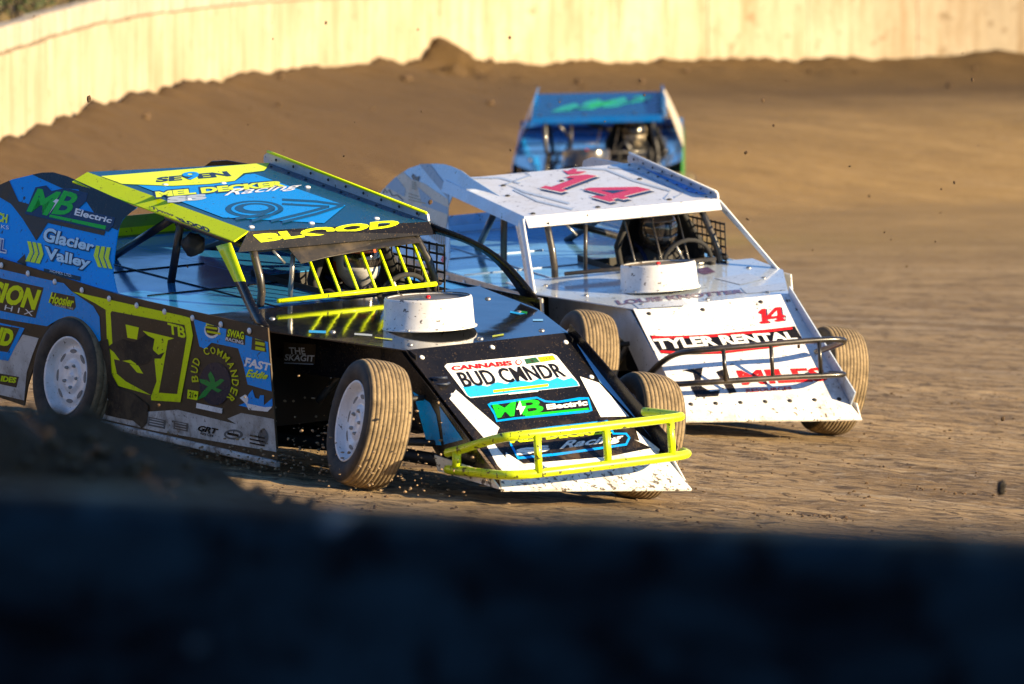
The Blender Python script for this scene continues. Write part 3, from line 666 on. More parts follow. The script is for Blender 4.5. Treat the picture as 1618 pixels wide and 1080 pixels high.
('1','roof','blue_vinyl',1,'blueroof','poly',[(0.0619,0.7526),(0.2121,0.7074),(0.4108,0.7093),(0.5783,0.738),(0.7229,0.8365),(0.7745,0.8396),(0.7768,0.7293),(0.7984,0.2922),(0.4581,0.0473),(0.0451,0.2073)],{}),
('1', 'roof', 'lettering_shadow', 2, 'navy', 'text', ('MEL DECKER', [(-0.0384, 0.53), (0.7437, 0.6032), (0.844, 0.7299), (0.0631, 0.6546)]), {'bold': 0.12}),
('1', 'roof', 'lettering', 3, 'lime', 'text', ('MEL DECKER', [(-0.0159, 0.548), (0.7575, 0.6229), (0.824, 0.711), (0.0526, 0.6346)]), {'bold': 0.06}),
('1', 'roof', 'lettering', 4, 'white', 'text', ('Racing', [(0.2945, 0.4888), (0.778, 0.5544), (0.8747, 0.6485), (0.4358, 0.6183)]), {'shear': 0.35, 'bold': 0.012}),
('1', 'roof', 'lettering', 3, 'greyblue', 'text', ('SS', [(-0.0389, 0.4549), (0.2017, 0.4817), (0.2736, 0.5676), (0.0438, 0.5495)]), {'bold': 0.08}),
('1', 'roof', 'lettering', 2, 'black', 'text', ('SEVEN', [(0.1799, 0.7779), (0.63, 0.8178), (0.6725, 0.8994), (0.2525, 0.8542)]), {'bold': 0.05}),
('1', 'roof', 'lettering', 3, 'blue2', 'text', ('9', [(0.3479, 0.7846), (0.4493, 0.8018), (0.5312, 0.9212), (0.4266, 0.9042)]), {'bold': 0.03}),
('1','roof','number_stroke',2,'navyroof','poly',[(0.4461,0.2828),(0.4174,0.2552),(0.3831,0.2301),(0.345,0.2089),(0.3048,0.1924),(0.2648,0.1816),(0.2268,0.177),(0.1928,0.1788),(0.1645,0.1868),(0.1433,0.2007),(0.1301,0.2198),(0.1258,0.2432),(0.1304,0.2697),(0.1437,0.298),(0.1652,0.3266),(0.1937,0.3543),(0.2278,0.3795),(0.2658,0.401),(0.3058,0.4177),(0.3459,0.4287),(0.3839,0.4335),(0.4181,0.4318),(0.4466,0.4237),(0.468,0.4097),(0.4813,0.3903),(0.4857,0.3667),(0.4811,0.3399),(0.4677,0.3115)],{}),
('1','roof','number_stroke',3,'blueroof','poly',[(0.4185,0.2871),(0.3961,0.2656),(0.3692,0.2462),(0.3391,0.2297),(0.3073,0.217),(0.2754,0.2087),(0.2451,0.2052),(0.2178,0.2066),(0.1949,0.213),(0.1776,0.224),(0.1667,0.239),(0.1627,0.2573),(0.1658,0.278),(0.176,0.3),(0.1926,0.3224),(0.2148,0.3438),(0.2416,0.3634),(0.2717,0.38),(0.3034,0.3929),(0.3352,0.4013),(0.3656,0.4049),(0.393,0.4035),(0.416,0.3971),(0.4334,0.386),(0.4445,0.3709),(0.4485,0.3524),(0.4454,0.3316),(0.4352,0.3094)],{}),
('1','roof','number_stroke',4,'navyroof','poly',[(0.4104,0.2937),(0.3921,0.2763),(0.3699,0.2606),(0.3448,0.2474),(0.318,0.2372),(0.2911,0.2307),(0.2652,0.228),(0.2417,0.2295),(0.2218,0.2348),(0.2064,0.2439),(0.1964,0.2563),(0.1921,0.2713),(0.194,0.2881),(0.2017,0.3061),(0.215,0.3242),(0.2332,0.3415),(0.2554,0.3573),(0.2804,0.3706),(0.3071,0.3809),(0.3341,0.3875),(0.36,0.3902),(0.3835,0.3889),(0.4035,0.3834),(0.419,0.3743),(0.4291,0.3619),(0.4333,0.3468),(0.4315,0.3298),(0.4238,0.3118)],{}),
('1','roof','number_stroke',5,'blueroof','poly',[(0.3809,0.3036),(0.3701,0.2934),(0.3567,0.2842),(0.3415,0.2765),(0.3252,0.2706),(0.3087,0.2668),(0.2927,0.2654),(0.2781,0.2663),(0.2656,0.2696),(0.2557,0.2751),(0.2491,0.2825),(0.2461,0.2914),(0.2467,0.3014),(0.251,0.312),(0.2588,0.3227),(0.2696,0.3329),(0.2829,0.3421),(0.2981,0.3499),(0.3143,0.3558),(0.3309,0.3596),(0.3469,0.3611),(0.3615,0.3601),(0.3741,0.3568),(0.3839,0.3513),(0.3905,0.3439),(0.3936,0.335),(0.393,0.3249),(0.3887,0.3143)],{}),
('1','roof','number_stroke',4,'navyroof','poly',[(0.4514,0.3005),(0.2887,0.1994),(0.1495,0.1478),(0.1204,0.1115),(0.2622,0.1641),(0.4284,0.267)],{}),
('1','roof','number_stroke',4,'navyroof','poly',[(0.408,0.2978),(0.2672,0.2249),(0.0964,0.1884),(0.0654,0.1514),(0.2377,0.1882),(0.3816,0.2624)],{}),
('1','roof','number_stroke',2,'navyroof','poly',[(0.5506,0.4085),(0.6916,0.3545),(0.7738,0.2774),(0.8045,0.3098),(0.7219,0.3872),(0.5806,0.4415)],{}),
('1','roof','number_stroke',2,'navyroof','poly',[(0.4941,0.3448),(0.6883,0.2718),(0.714,0.2999),(0.5197,0.373)],{}),
('1','roof','number_stroke',3,'navyroof','poly',[(0.8033,0.3118),(0.5532,0.2013),(0.2793,0.1064),(0.2497,0.07),(0.5241,0.1648),(0.775,0.2754)],{}),
('1','roof','number_stroke',2,'navyroof','poly',[(0.7159,0.3043),(0.4942,0.2213),(0.241,0.1336),(0.2115,0.0971),(0.4647,0.1846),(0.6865,0.2674)],{}),
('1', 'visor', 'lettering', 2, 'lime', 'text', ('BLOOD', [(0.0965, 0.377), (0.8197, 0.7128), (0.8418, 1.2208), (0.033, 0.7843)]), {'bold': 0.05, 'wide': 1}),
('1', 'flange', 'lettering', 2, 'navy', 'text', ('Tyson', [(0.5072, 0.0379), (0.6214, 0.0226), (0.6129, 0.2878), (0.4681, 0.2503)]), {'bold': 0.03, 'shear': 0.3}),
('1', 'flange', 'lettering', 2, 'navy', 'text', ('BLOOD', [(0.6764, -0.028), (0.8661, -0.0855), (0.8322, 0.2117), (0.6241, 0.1647)]), {'bold': 0.06}),
('1','nose','licence_plate_decal',1,'white','poly',[(0.1549,0.5841),(0.823,0.6001),(0.8292,0.6291),(0.8254,0.838),(0.8087,0.8551),(0.1713,0.8597),(0.1462,0.8425),(0.1446,0.6059)],{}),
('1','nose','plate_blue',2,'plateblue','poly',[(0.1576,0.5889),(0.8158,0.6009),(0.8248,0.6345),(0.813,0.6657),(0.7551,0.6528),(0.7305,0.6757),(0.6735,0.6577),(0.6175,0.6795),(0.5607,0.6614),(0.4898,0.6903),(0.4171,0.664),(0.372,0.6848),(0.2996,0.6583),(0.2546,0.6792),(0.1588,0.6709),(0.1509,0.6103)],{}),
('1', 'nose', 'plate_lettering', 3, 'red', 'text', ('CANNABIS', [(0.1668, 0.7984), (0.5331, 0.7958), (0.5446, 0.8347), (0.1816, 0.8376)]), {'bold': 0.05, 'wide': 1}),
('1', 'nose', 'plate_lettering', 4, 'black', 'text', ('BUD CMNDR', [(0.1667, 0.6648), (0.7906, 0.6734), (0.7987, 0.7817), (0.1826, 0.786)]), {'bold': 0.02}),
('1','nose','plate_emblem',3,'red','poly',[(0.5971,0.8127),(0.5938,0.8081),(0.5898,0.8038),(0.5853,0.8001),(0.5805,0.7971),(0.5756,0.7951),(0.5709,0.794),(0.5666,0.794),(0.563,0.795),(0.5601,0.7971),(0.5582,0.8),(0.5574,0.8037),(0.5576,0.808),(0.5589,0.8126),(0.5613,0.8174),(0.5645,0.822),(0.5685,0.8263),(0.573,0.83),(0.5778,0.8329),(0.5827,0.835),(0.5874,0.8361),(0.5917,0.8361),(0.5954,0.835),(0.5982,0.833),(0.6001,0.83),(0.601,0.8263),(0.6007,0.822),(0.5994,0.8174)],{}),
('1','nose','plate_emblem',4,'white','poly',[(0.5913,0.8134),(0.5892,0.8104),(0.5865,0.8075),(0.5835,0.8051),(0.5802,0.8031),(0.5769,0.8017),(0.5737,0.801),(0.5708,0.801),(0.5683,0.8017),(0.5664,0.8031),(0.565,0.8051),(0.5644,0.8075),(0.5646,0.8104),(0.5654,0.8135),(0.567,0.8166),(0.5692,0.8197),(0.5718,0.8226),(0.5749,0.825),(0.5781,0.827),(0.5814,0.8284),(0.5846,0.8291),(0.5875,0.8291),(0.59,0.8283),(0.592,0.827),(0.5933,0.825),(0.5939,0.8225),(0.5938,0.8197),(0.5929,0.8166)],{}),
('1','nose','plate_sticker',3,'darkgreen','poly',[(0.6254,0.8341),(0.6983,0.8396),(0.701,0.7992),(0.6173,0.795)],{}),
('1','nose','plate_sticker',3,'yellow','poly',[(0.7091,0.8382),(0.8038,0.8408),(0.802,0.8062),(0.7046,0.7988)],{}),
('1', 'nose', 'plate_lettering', 4, 'black', 'text', ('21+', [(0.7245, 0.8062), (0.7805, 0.809), (0.7838, 0.8335), (0.7278, 0.8308)]), {}),
('1','nose','plate_emblem',3,'yellow','poly',[(0.3049,0.6068),(0.642,0.6165),(0.6515,0.6353),(0.3141,0.6258)],{}),
('1','nose','plate_emblem',3,'white','poly',[(0.3807,0.5811),(0.5616,0.5847),(0.5676,0.5965),(0.3866,0.593)],{}),
('1','nose','lettering_backing',1,'blue2','poly',[(0.223,0.5248),(0.2488,0.5371),(0.5325,0.5492),(0.5657,0.5153),(0.6271,0.5033),(0.7689,0.5172),(0.8226,0.5111),(0.7851,0.4115),(0.7481,0.4006),(0.3058,0.3934),(0.1962,0.3852),(0.2147,0.4442)],{}),
('1','nose','lettering_backing',2,'black','poly',[(0.2317,0.5136),(0.5242,0.5351),(0.5503,0.5021),(0.6258,0.4885),(0.807,0.498),(0.7736,0.4177),(0.314,0.4077),(0.2114,0.3988),(0.2307,0.4526)],{}),
('1', 'nose', 'lettering', 3, 'green', 'text', ('M', [(0.216, 0.4135), (0.3194, 0.4172), (0.3932, 0.5252), (0.245, 0.5171)]), {'bold': 0.035}),
('1', 'nose', 'lettering', 3, 'green', 'text', ('B', [(0.3717, 0.4165), (0.5024, 0.4272), (0.5527, 0.5318), (0.403, 0.5291)]), {'bold': 0.025}),
('1','nose','lightning_bolt',4,'white','poly',[(0.4172,0.5274),(0.3574,0.4636),(0.3751,0.4616),(0.3575,0.4181),(0.4243,0.4812),(0.4031,0.4836)],{}),
('1','nose','underline',3,'green','poly',[(0.3878,0.4248),(0.7713,0.4328),(0.7665,0.4184),(0.3768,0.4058)],{}),
('1', 'nose', 'lettering', 3, 'white', 'text', ('Electric', [(0.5312, 0.4441), (0.7789, 0.4517), (0.8006, 0.4938), (0.5463, 0.4825)]), {'bold': 0.05}),
('1','nose','white_vinyl',1,'white','poly',[(0.1091,0.6566),(0.1893,0.3401),(0.1625,0.3125),(0.1339,0.2748),(0.06,0.2621),(0.036,0.5936)],{}),
('1','nose','white_vinyl',1,'white','poly',[(0.0428,0.2179),(0.0902,0.2232),(0.0948,0.1057),(0.119,0.1491),(0.1685,0.0531),(0.4412,0.0583),(0.6671,0.0629),(0.9556,0.1057),(0.892,0.1748),(0.915,0.1629),(0.9421,0.2385),(0.9929,0.0926),(0.9632,0.0564),(0.6394,0.016),(0.0219,0.0005),(0.0172,0.0519)],{}),
('1','nose','white_vinyl',1,'white','poly',[(0.8653,0.6693),(0.945,0.6106),(0.9676,0.3483),(0.8036,0.3602)],{}),
('1','nose','blue_vinyl',1,'skyblue','poly',[(0.9948,0.91),(1.0181,0.6413),(1.0406,0.3798),(1.0355,0.1373),(0.9985,0.1019),(0.9922,0.3262),(0.955,0.6143)],{}),
('1','nose','lettering_backing',1,'blue2','poly',[(0.2098,0.2973),(0.4807,0.3193),(0.8289,0.333),(0.8086,0.2367),(0.88,0.2298),(0.879,0.1907),(0.824,0.1371),(0.3898,0.098),(0.1558,0.0897),(0.1732,0.1996)],{}),
('1','nose','lettering_backing',2,'black','poly',[(0.2122,0.2818),(0.4725,0.3052),(0.8105,0.3152),(0.793,0.2235),(0.8644,0.2166),(0.8647,0.1921),(0.8252,0.1517),(0.4008,0.117),(0.1736,0.1083),(0.1864,0.2033)],{}),
('1', 'nose', 'lettering', 3, 'lime', 'text', ('MEL DECKER', [(0.1813, 0.214), (0.7951, 0.2331), (0.8088, 0.2809), (0.1987, 0.2579)]), {'bold': 0.06}),
('1', 'nose', 'lettering', 4, 'white', 'text', ('Racing', [(0.4133, 0.1258), (0.8173, 0.1573), (0.853, 0.2226), (0.4784, 0.1995)]), {'shear': 0.35, 'bold': 0.03}),
('1', 'nose', 'lettering', 3, 'white', 'text', ('SS', [(0.1623, 0.1144), (0.3702, 0.1349), (0.3905, 0.1831), (0.185, 0.168)]), {'bold': 0.08}),
('1','noseside','blue_vinyl',1,'blue','poly',[(0.2629,0.6474),(0.3657,0.5971),(0.4034,0.5276),(0.4329,0.3365),(0.3492,0.3203),(0.2967,0.5229)],{}),
('1','noseside','blue_vinyl',1,'blue','poly',[(0.4226,0.59),(0.5617,0.405),(0.4481,0.3444)],{}),
('1','hoodside','lettering_backing',1,'brownblack','poly',[(-0.0825,0.707),(0.1812,0.7389),(0.1698,0.5284),(-0.0891,0.4697)],{}),
('1', 'hoodside', 'lettering', 2, 'white', 'text', ('THE', [(-0.0365, 0.5894), (0.0981, 0.6129), (0.0881, 0.6846), (-0.0413, 0.6624)]), {'bold': 0.02}),
('1', 'hoodside', 'lettering', 2, 'white', 'text', ('SKAGIT', [(-0.0784, 0.5125), (0.1648, 0.5541), (0.1703, 0.6224), (-0.0677, 0.5824)]), {'bold': 0.02}),
('1','hoodside','underline',2,'greyblue','poly',[(-0.0788,0.4805),(0.1593,0.5209),(0.1597,0.5311),(-0.0784,0.4906)],{}),
('1','hood','logo',1,'plateblue','poly',[(0.0735,0.4764),(0.1155,0.4331),(0.1386,0.4776),(0.0965,0.521)],{}),
('1','hood','logo',1,'greyblue','poly',[(0.1807,0.3516),(0.2188,0.2959),(0.2363,0.3289),(0.1983,0.3847)],{}),
('1','hood','logo',2,'lime2','poly',[(0.207,0.2545),(0.2392,0.188),(0.2487,0.2054),(0.2164,0.272)],{}),
('1','hood','logo',1,'plateblue','poly',[(0.8256,0.4494),(0.8365,0.3956),(0.8675,0.406),(0.8842,0.44),(0.8549,0.4293),(0.8444,0.4822)],{}),
('1','hood','logo',2,'leaf','poly',[(0.8562,0.4289),(0.8621,0.3941),(0.881,0.4267),(0.8751,0.4616)],{}),
('1','hood','logo',1,'skyblue','poly',[(0.8123,0.2587),(0.841,0.2393),(0.8591,0.273),(0.8303,0.2924)],{}),
('1','hood','logo',2,'lime2','poly',[(0.546,0.0497),(0.5955,0.0613),(0.6088,0.0879),(0.5591,0.0763)],{}),
('2','nose','sponsor_band',1,'black','poly',[(0.0177,0.7329),(0.1382,0.7077),(0.3678,0.6974),(0.5559,0.7008),(0.7442,0.7027),(0.9246,0.7122),(0.927,0.5974),(0.7441,0.5521),(0.5866,0.5264),(0.3965,0.5103),(0.2163,0.5213),(0.1097,0.5324),(0.0324,0.5552)],{}),
('2','nose','band_line',2,'red','poly',[(0.0262,0.7215),(0.365,0.6892),(0.7407,0.6935),(0.9031,0.7052),(0.9015,0.6865),(0.7339,0.6751),(0.3585,0.6701),(0.0227,0.6955)],{}),
('2','nose','band_line',2,'red','poly',[(0.0328,0.58),(0.1706,0.5506),(0.4049,0.5348),(0.688,0.5508),(0.864,0.5741),(0.8471,0.5541),(0.6803,0.5296),(0.3984,0.5157),(0.1652,0.5338),(0.0355,0.5592)],{}),
('2', 'nose', 'lettering', 3, 'white', 'text', ('TYLER RENTAL', [(0.0221, 0.59), (0.9002, 0.5907), (0.8961, 0.6627), (0.0236, 0.6925)]), {'bold': 0.04}),
('2','nose','number',1,'navy','poly',[(0.73,0.7538),(0.7883,0.7541),(0.7939,0.7721),(0.7787,0.772),(0.8138,0.8823),(0.7913,0.8816),(0.7611,0.8581),(0.7552,0.8404),(0.7761,0.8459),(0.752,0.7718),(0.7359,0.7717)],{}),
('2','nose','number',2,'red','poly',[(0.7217,0.7584),(0.78,0.7586),(0.7856,0.7766),(0.7704,0.7765),(0.8054,0.8868),(0.7829,0.8862),(0.7527,0.8627),(0.7468,0.8449),(0.7677,0.8504),(0.7436,0.7763),(0.7275,0.7762)],{}),
('2','nose','number',1,'navy','poly',[(0.8285,0.7599),(0.8898,0.7637),(0.8941,0.7796),(0.8816,0.7789),(0.8857,0.7936),(0.9029,0.7946),(0.9077,0.8129),(0.8909,0.812),(0.9119,0.8855),(0.8775,0.8842),(0.7881,0.8065),(0.7802,0.7876),(0.8538,0.7918),(0.849,0.7769),(0.834,0.776)],{}),
('2','nose','number',2,'red','poly',[(0.8201,0.7643),(0.8815,0.7682),(0.8857,0.7841),(0.8732,0.7833),(0.8774,0.7981),(0.8946,0.799),(0.8993,0.8174),(0.8826,0.8165),(0.9035,0.89),(0.8691,0.8888),(0.7797,0.8111),(0.7719,0.7921),(0.8455,0.7963),(0.8407,0.7814),(0.8256,0.7805)],{}),
('2','nose','number',3,'white','poly',[(0.8515,0.8149),(0.8651,0.8569),(0.8132,0.8128)],{}),
('2','nose','emblem',1,'black','poly',[(0.1129,0.3815),(0.2389,0.3946),(0.1888,0.2787),(0.1753,0.2197),(0.211,0.1686),(0.2715,0.1759),(0.2439,0.121),(0.1129,0.1178),(0.1087,0.213),(0.159,0.2926),(0.1671,0.3465)],{}),
('2','nose','emblem',1,'black','poly',[(0.3057,0.349),(0.3813,0.3792),(0.3651,0.2876),(0.3633,0.1472),(0.3158,0.139),(0.3137,0.2634)],{}),
('2', 'nose', 'lettering', 1, 'red', 'text', ('MILES', [(0.4204, 0.2106), (0.9464, 0.2155), (0.9565, 0.3374), (0.427, 0.3528)]), {'bold': 0.035}),
('2', 'nose', 'lettering', 1, 'red', 'text', ('RESOURCES', [(0.4215, 0.1421), (0.6993, 0.1534), (0.704, 0.1817), (0.4286, 0.1765)]), {'bold': 0.02}),
('2','roof','number',1,'navy','poly',[(0.3152,0.556),(0.3661,0.4),(0.4155,0.4389),(0.4013,0.4788),(0.7032,0.7149),(0.672,0.7682),(0.581,0.7752),(0.5347,0.7392),(0.5717,0.7021),(0.3761,0.5494),(0.3609,0.5918)],{}),
('2','roof','number',2,'white','poly',[(0.3237,0.6024),(0.375,0.4445),(0.425,0.4839),(0.4107,0.5242),(0.7161,0.7632),(0.6845,0.8171),(0.5924,0.8241),(0.5456,0.7877),(0.5831,0.7502),(0.3853,0.5956),(0.37,0.6385)],{}),
('2','roof','number',3,'redroof','poly',[(0.3361,0.606),(0.3848,0.4592),(0.4315,0.4959),(0.4179,0.5335),(0.703,0.7565),(0.6738,0.8072),(0.5879,0.8139),(0.5441,0.7798),(0.579,0.7446),(0.3939,0.6),(0.3795,0.64)],{}),
('2','roof','number',1,'navy','poly',[(0.4494,0.2456),(0.4813,0.0821),(0.5231,0.104),(0.5162,0.1375),(0.5547,0.1572),(0.5648,0.1111),(0.6135,0.1368),(0.6028,0.182),(0.7968,0.2815),(0.7677,0.3772),(0.537,0.4617),(0.492,0.4423),(0.5358,0.2431),(0.4981,0.2246),(0.4898,0.2649)],{}),
('2','roof','number',2,'white','poly',[(0.4583,0.2911),(0.4904,0.1257),(0.5328,0.1479),(0.5258,0.1817),(0.5647,0.2018),(0.5749,0.1551),(0.6242,0.1811),(0.6135,0.2269),(0.8097,0.3277),(0.7803,0.4244),(0.547,0.5098),(0.5015,0.4902),(0.5457,0.2886),(0.5076,0.2699),(0.4991,0.3107)],{}),
('2','roof','number',3,'redroof','poly',[(0.4686,0.2961),(0.499,0.142),(0.5385,0.1626),(0.5319,0.1942),(0.5682,0.2128),(0.5778,0.1693),(0.6237,0.1933),(0.6137,0.2361),(0.7967,0.3297),(0.7694,0.4205),(0.5514,0.5003),(0.5088,0.4818),(0.5504,0.2938),(0.5147,0.2763),(0.5068,0.3144)],{}),
('2','roof','number',4,'navy','poly',[(0.595,0.3157),(0.6965,0.3654),(0.5718,0.414)],{}),
('2','roof','maple_mark',2,'redroof','poly',[(0.6132,0.9662),(0.6226,0.9263),(0.6708,0.9739),(0.6839,0.9499),(0.6589,0.9089),(0.7063,0.8861),(0.6526,0.8413),(0.5933,0.8522)],{}),
('2','roof','blue_vinyl',1,'blue2','poly',[(1.0047,1.0272),(1.0742,1.0296),(1.0314,0.1177),(0.9641,0.116),(0.9422,0.2129)],{}),
('2','roof','grey_stripe',1,'paleblue','poly',[(-0.0899,1.0656),(0.2511,0.9025),(0.2841,0.7362),(0.1951,0.6071),(0.1895,0.2955),(0.2607,0.0406),(0.2802,0.0804),(0.2093,0.3344),(0.214,0.6347),(0.3036,0.7663),(0.2702,0.9458),(-0.0718,1.1094)],{}),
('2','roof','grey_stripe',1,'paleblue','poly',[(0.0122,1.0518),(0.4195,0.9797),(0.4255,0.9376),(0.226,0.7757),(0.2203,0.537),(0.3015,0.1731),(0.3213,0.2128),(0.2403,0.5767),(0.2272,0.7565),(0.4139,0.8986),(0.4384,1.0236),(0.03,1.0958)],{}),
('2','roof','grey_stripe',1,'paleblue','poly',[(0.6663,1.0028),(0.8018,0.8672),(0.8073,0.5662),(0.862,0.2466),(0.7714,0.1231),(0.7654,0.0931),(0.8828,0.2814),(0.8284,0.6058),(0.8228,0.9091),(0.6864,1.0463)],{}),
('2','roof','grey_stripe',1,'paleblue','poly',[(0.8395,0.9196),(0.9185,0.8118),(0.9036,0.1928),(0.8308,0.1344),(0.8182,0.0958),(0.9243,0.2258),(0.94,0.8518),(0.86,0.9627)],{}),
('2', 'hood', 'lettering', 1, 'purplegrey', 'text', ('LOUIS KNOTTER', [(0.1763, 0.1269), (0.6708, 0.1191), (0.6988, 0.2178), (0.2001, 0.2472)]), {'bold': 0.04}),
('2','hood','grey_vinyl',1,'paleblue','poly',[(0.7015,0.5609),(0.846,0.6116),(0.863,0.4343),(0.7283,0.3363)],{}),
('2','hood','grey_vinyl',1,'paleblue','poly',[(0.2304,0.1243),(0.421,0.0946),(0.3994,-0.0472),(0.2095,-0.0174)],{}),
('2','hood','grey_vinyl',1,'paleblue','poly',[(0.7015,0.2561),(0.8853,0.2742),(0.8337,0.0921),(0.6735,0.097)],{}),
('2','hood','logo',1,'purplegrey','poly',[(0.728,0.8489),(0.7748,0.8743),(0.7576,0.7223),(0.7035,0.6824),(0.6975,0.7489)],{}),
('2','sail','beige_vinyl',1,'beige','poly',[(-0.0874,0.6671),(0.0045,0.8193),(0.1106,0.9607),(0.224,0.8928),(0.3449,0.8836),(0.4644,0.8324),(0.6224,0.7647),(0.6605,0.6644),(0.6859,0.436),(0.4328,0.4193),(0.139,0.6307)],{}),
('2','sail','grey_vinyl',2,'sailgrey','poly',[(-0.0263,0.7545),(0.0723,0.88),(0.1964,0.773),(0.2098,0.6784),(0.0663,0.7233)],{}),
('2','sail','grey_vinyl',2,'sailgrey','poly',[(0.2434,1.0874),(0.3266,1.1305),(0.5883,0.8942),(0.6279,0.7662),(0.5012,0.8703)],{}),
('2','sail','grey_vinyl',2,'sailgrey','poly',[(0.3002,0.8294),(0.4953,0.7156),(0.6463,0.6743),(0.6667,0.5968),(0.3996,0.6332)],{}),
('2','sail','brown_emblem',3,'brownprint','poly',[(0.2113,0.9315),(0.2232,0.9628),(0.2558,0.9295),(0.2888,0.9524),(0.2901,0.8897),(0.2351,0.8958)],{}),
('2','sail','print_line',3,'tanprint','poly',[(0.2361,0.8588),(0.2768,0.853),(0.2775,0.8717),(0.2369,0.8775)],{}),
('2','sail','print_line',3,'tanprint','poly',[(0.2424,0.8353),(0.2831,0.8295),(0.2838,0.8482),(0.2431,0.854)],{}),
('2','sail','print_line',3,'tanprint','poly',[(0.2487,0.8117),(0.2893,0.806),(0.2901,0.8247),(0.2494,0.8304)],{}),
('2','sail','print_line',3,'tanprint','poly',[(0.2549,0.7882),(0.2956,0.7825),(0.2963,0.8012),(0.2557,0.8069)],{}),
('2','sail','print_line',3,'tanprint','poly',[(0.2382,0.7197),(0.3411,0.7116),(0.341,0.7289),(0.2381,0.737)],{}),
('2','sail','print_line',3,'tanprint','poly',[(0.2474,0.6857),(0.3736,0.6787),(0.3732,0.696),(0.247,0.7031)],{}),
('2','sail','print_line',3,'tanprint','poly',[(0.2568,0.6517),(0.4282,0.6519),(0.4271,0.6692),(0.2557,0.6691)],{}),
('2','sail','brown_emblem',3,'brownprint','poly',[(0.0037,0.6601),(0.0052,0.7088),(0.0313,0.6695),(0.0419,0.7113),(0.0866,0.6537),(0.137,0.6711),(0.206,0.6285),(0.2123,0.6438),(0.1387,0.6882),(0.0909,0.67),(0.0444,0.7283),(0.0293,0.6869),(-0.0016,0.7251),(-0.0114,0.6634)],{}),
('2','sail','print_line',3,'tanprint','poly',[(0.4621,0.5114),(0.5059,0.3289),(0.5154,0.3313),(0.4717,0.5138)],{}),
('2','sail','print_line',3,'tanprint','poly',[(0.4881,0.5021),(0.5325,0.3171),(0.542,0.3195),(0.4976,0.5044)],{}),
('2','sail','print_line',3,'tanprint','poly',[(0.5141,0.4927),(0.5591,0.3053),(0.5685,0.3077),(0.5236,0.4951)],{}),
('2','sail','print_line',3,'tanprint','poly',[(0.54,0.4834),(0.5856,0.2936),(0.595,0.296),(0.5495,0.4857)],{}),
('2','sail','print_line',3,'tanprint','poly',[(0.5659,0.474),(0.6121,0.2818),(0.6215,0.2842),(0.5753,0.4764)],{}),
('2','sail','print_line',3,'tanprint','poly',[(0.5917,0.4647),(0.6385,0.2701),(0.6479,0.2725),(0.6012,0.4671)],{}),
('2','sail','print_line',3,'tanprint','poly',[(0.6175,0.4554),(0.6649,0.2584),(0.6743,0.2608),(0.6269,0.4578)],{}),
('2','sail','print_line',3,'tanprint','poly',[(0.6433,0.4462),(0.6913,0.2467),(0.7007,0.2491),(0.6527,0.4486)],{}),
('2','sail','print_line',3,'tanprint','poly',[(0.669,0.4369),(0.7176,0.235),(0.727,0.2374),(0.6784,0.4393)],{}),
('2','sail','print_line',3,'greyprint2','poly',[(0.4083,0.2766),(0.4446,0.2269),(0.4326,0.2085),(0.4434,0.2007),(0.4562,0.2313),(0.4176,0.2854)],{}),
('2','sail','print_line',3,'greyprint2','poly',[(0.4395,0.2703),(0.4757,0.2207),(0.4638,0.2023),(0.4746,0.1944),(0.4873,0.225),(0.4488,0.2791)],{}),
('2','sail','print_line',3,'greyprint2','poly',[(0.4706,0.264),(0.5068,0.2144),(0.4949,0.196),(0.5056,0.1882),(0.5183,0.2187),(0.4799,0.2728)],{}),
('2','sail','print_line',3,'greyprint2','poly',[(0.5017,0.2577),(0.5378,0.2081),(0.5259,0.1898),(0.5367,0.182),(0.5493,0.2125),(0.511,0.2665)],{}),
('2','sail','print_line',3,'greyprint2','poly',[(0.5328,0.2514),(0.5688,0.2019),(0.5569,0.1836),(0.5676,0.1757),(0.5803,0.2063),(0.542,0.2602)],{}),
('2','sail','print_line',3,'greyprint2','poly',[(0.5637,0.2451),(0.5997,0.1957),(0.5879,0.1773),(0.5986,0.1695),(0.6112,0.2),(0.573,0.2539)],{}),
('2','sail','print_line',3,'greyprint2','poly',[(0.5947,0.2388),(0.6306,0.1895),(0.6187,0.1711),(0.6294,0.1633),(0.642,0.1938),(0.6039,0.2476)],{}),
('2','sail','print_line',3,'greyprint2','poly',[(0.6255,0.2326),(0.6614,0.1832),(0.6496,0.1649),(0.6602,0.1572),(0.6728,0.1876),(0.6347,0.2414)],{}),
('2','sail','print_line',3,'greyprint2','poly',[(0.6564,0.2263),(0.6922,0.177),(0.6803,0.1588),(0.691,0.151),(0.7036,0.1814),(0.6655,0.2351)],{}),
('2','sail','print_line',3,'greyprint2','poly',[(0.6871,0.2201),(0.7229,0.1709),(0.7111,0.1526),(0.7217,0.1448),(0.7342,0.1752),(0.6963,0.2289)],{}),
('2','sail','print_line',4,'greyprint2','poly',[(0.4955,0.1728),(0.5728,0.1531),(0.6123,0.1788),(0.7362,0.1465),(0.7382,0.1604),(0.612,0.1931),(0.5714,0.1675),(0.4974,0.1869)],{}),
('2','sail','red_mark',3,'red','poly',[(0.7321,0.0759),(0.7389,0.147),(0.7727,0.1156),(0.7621,0.0503)],{}),
]


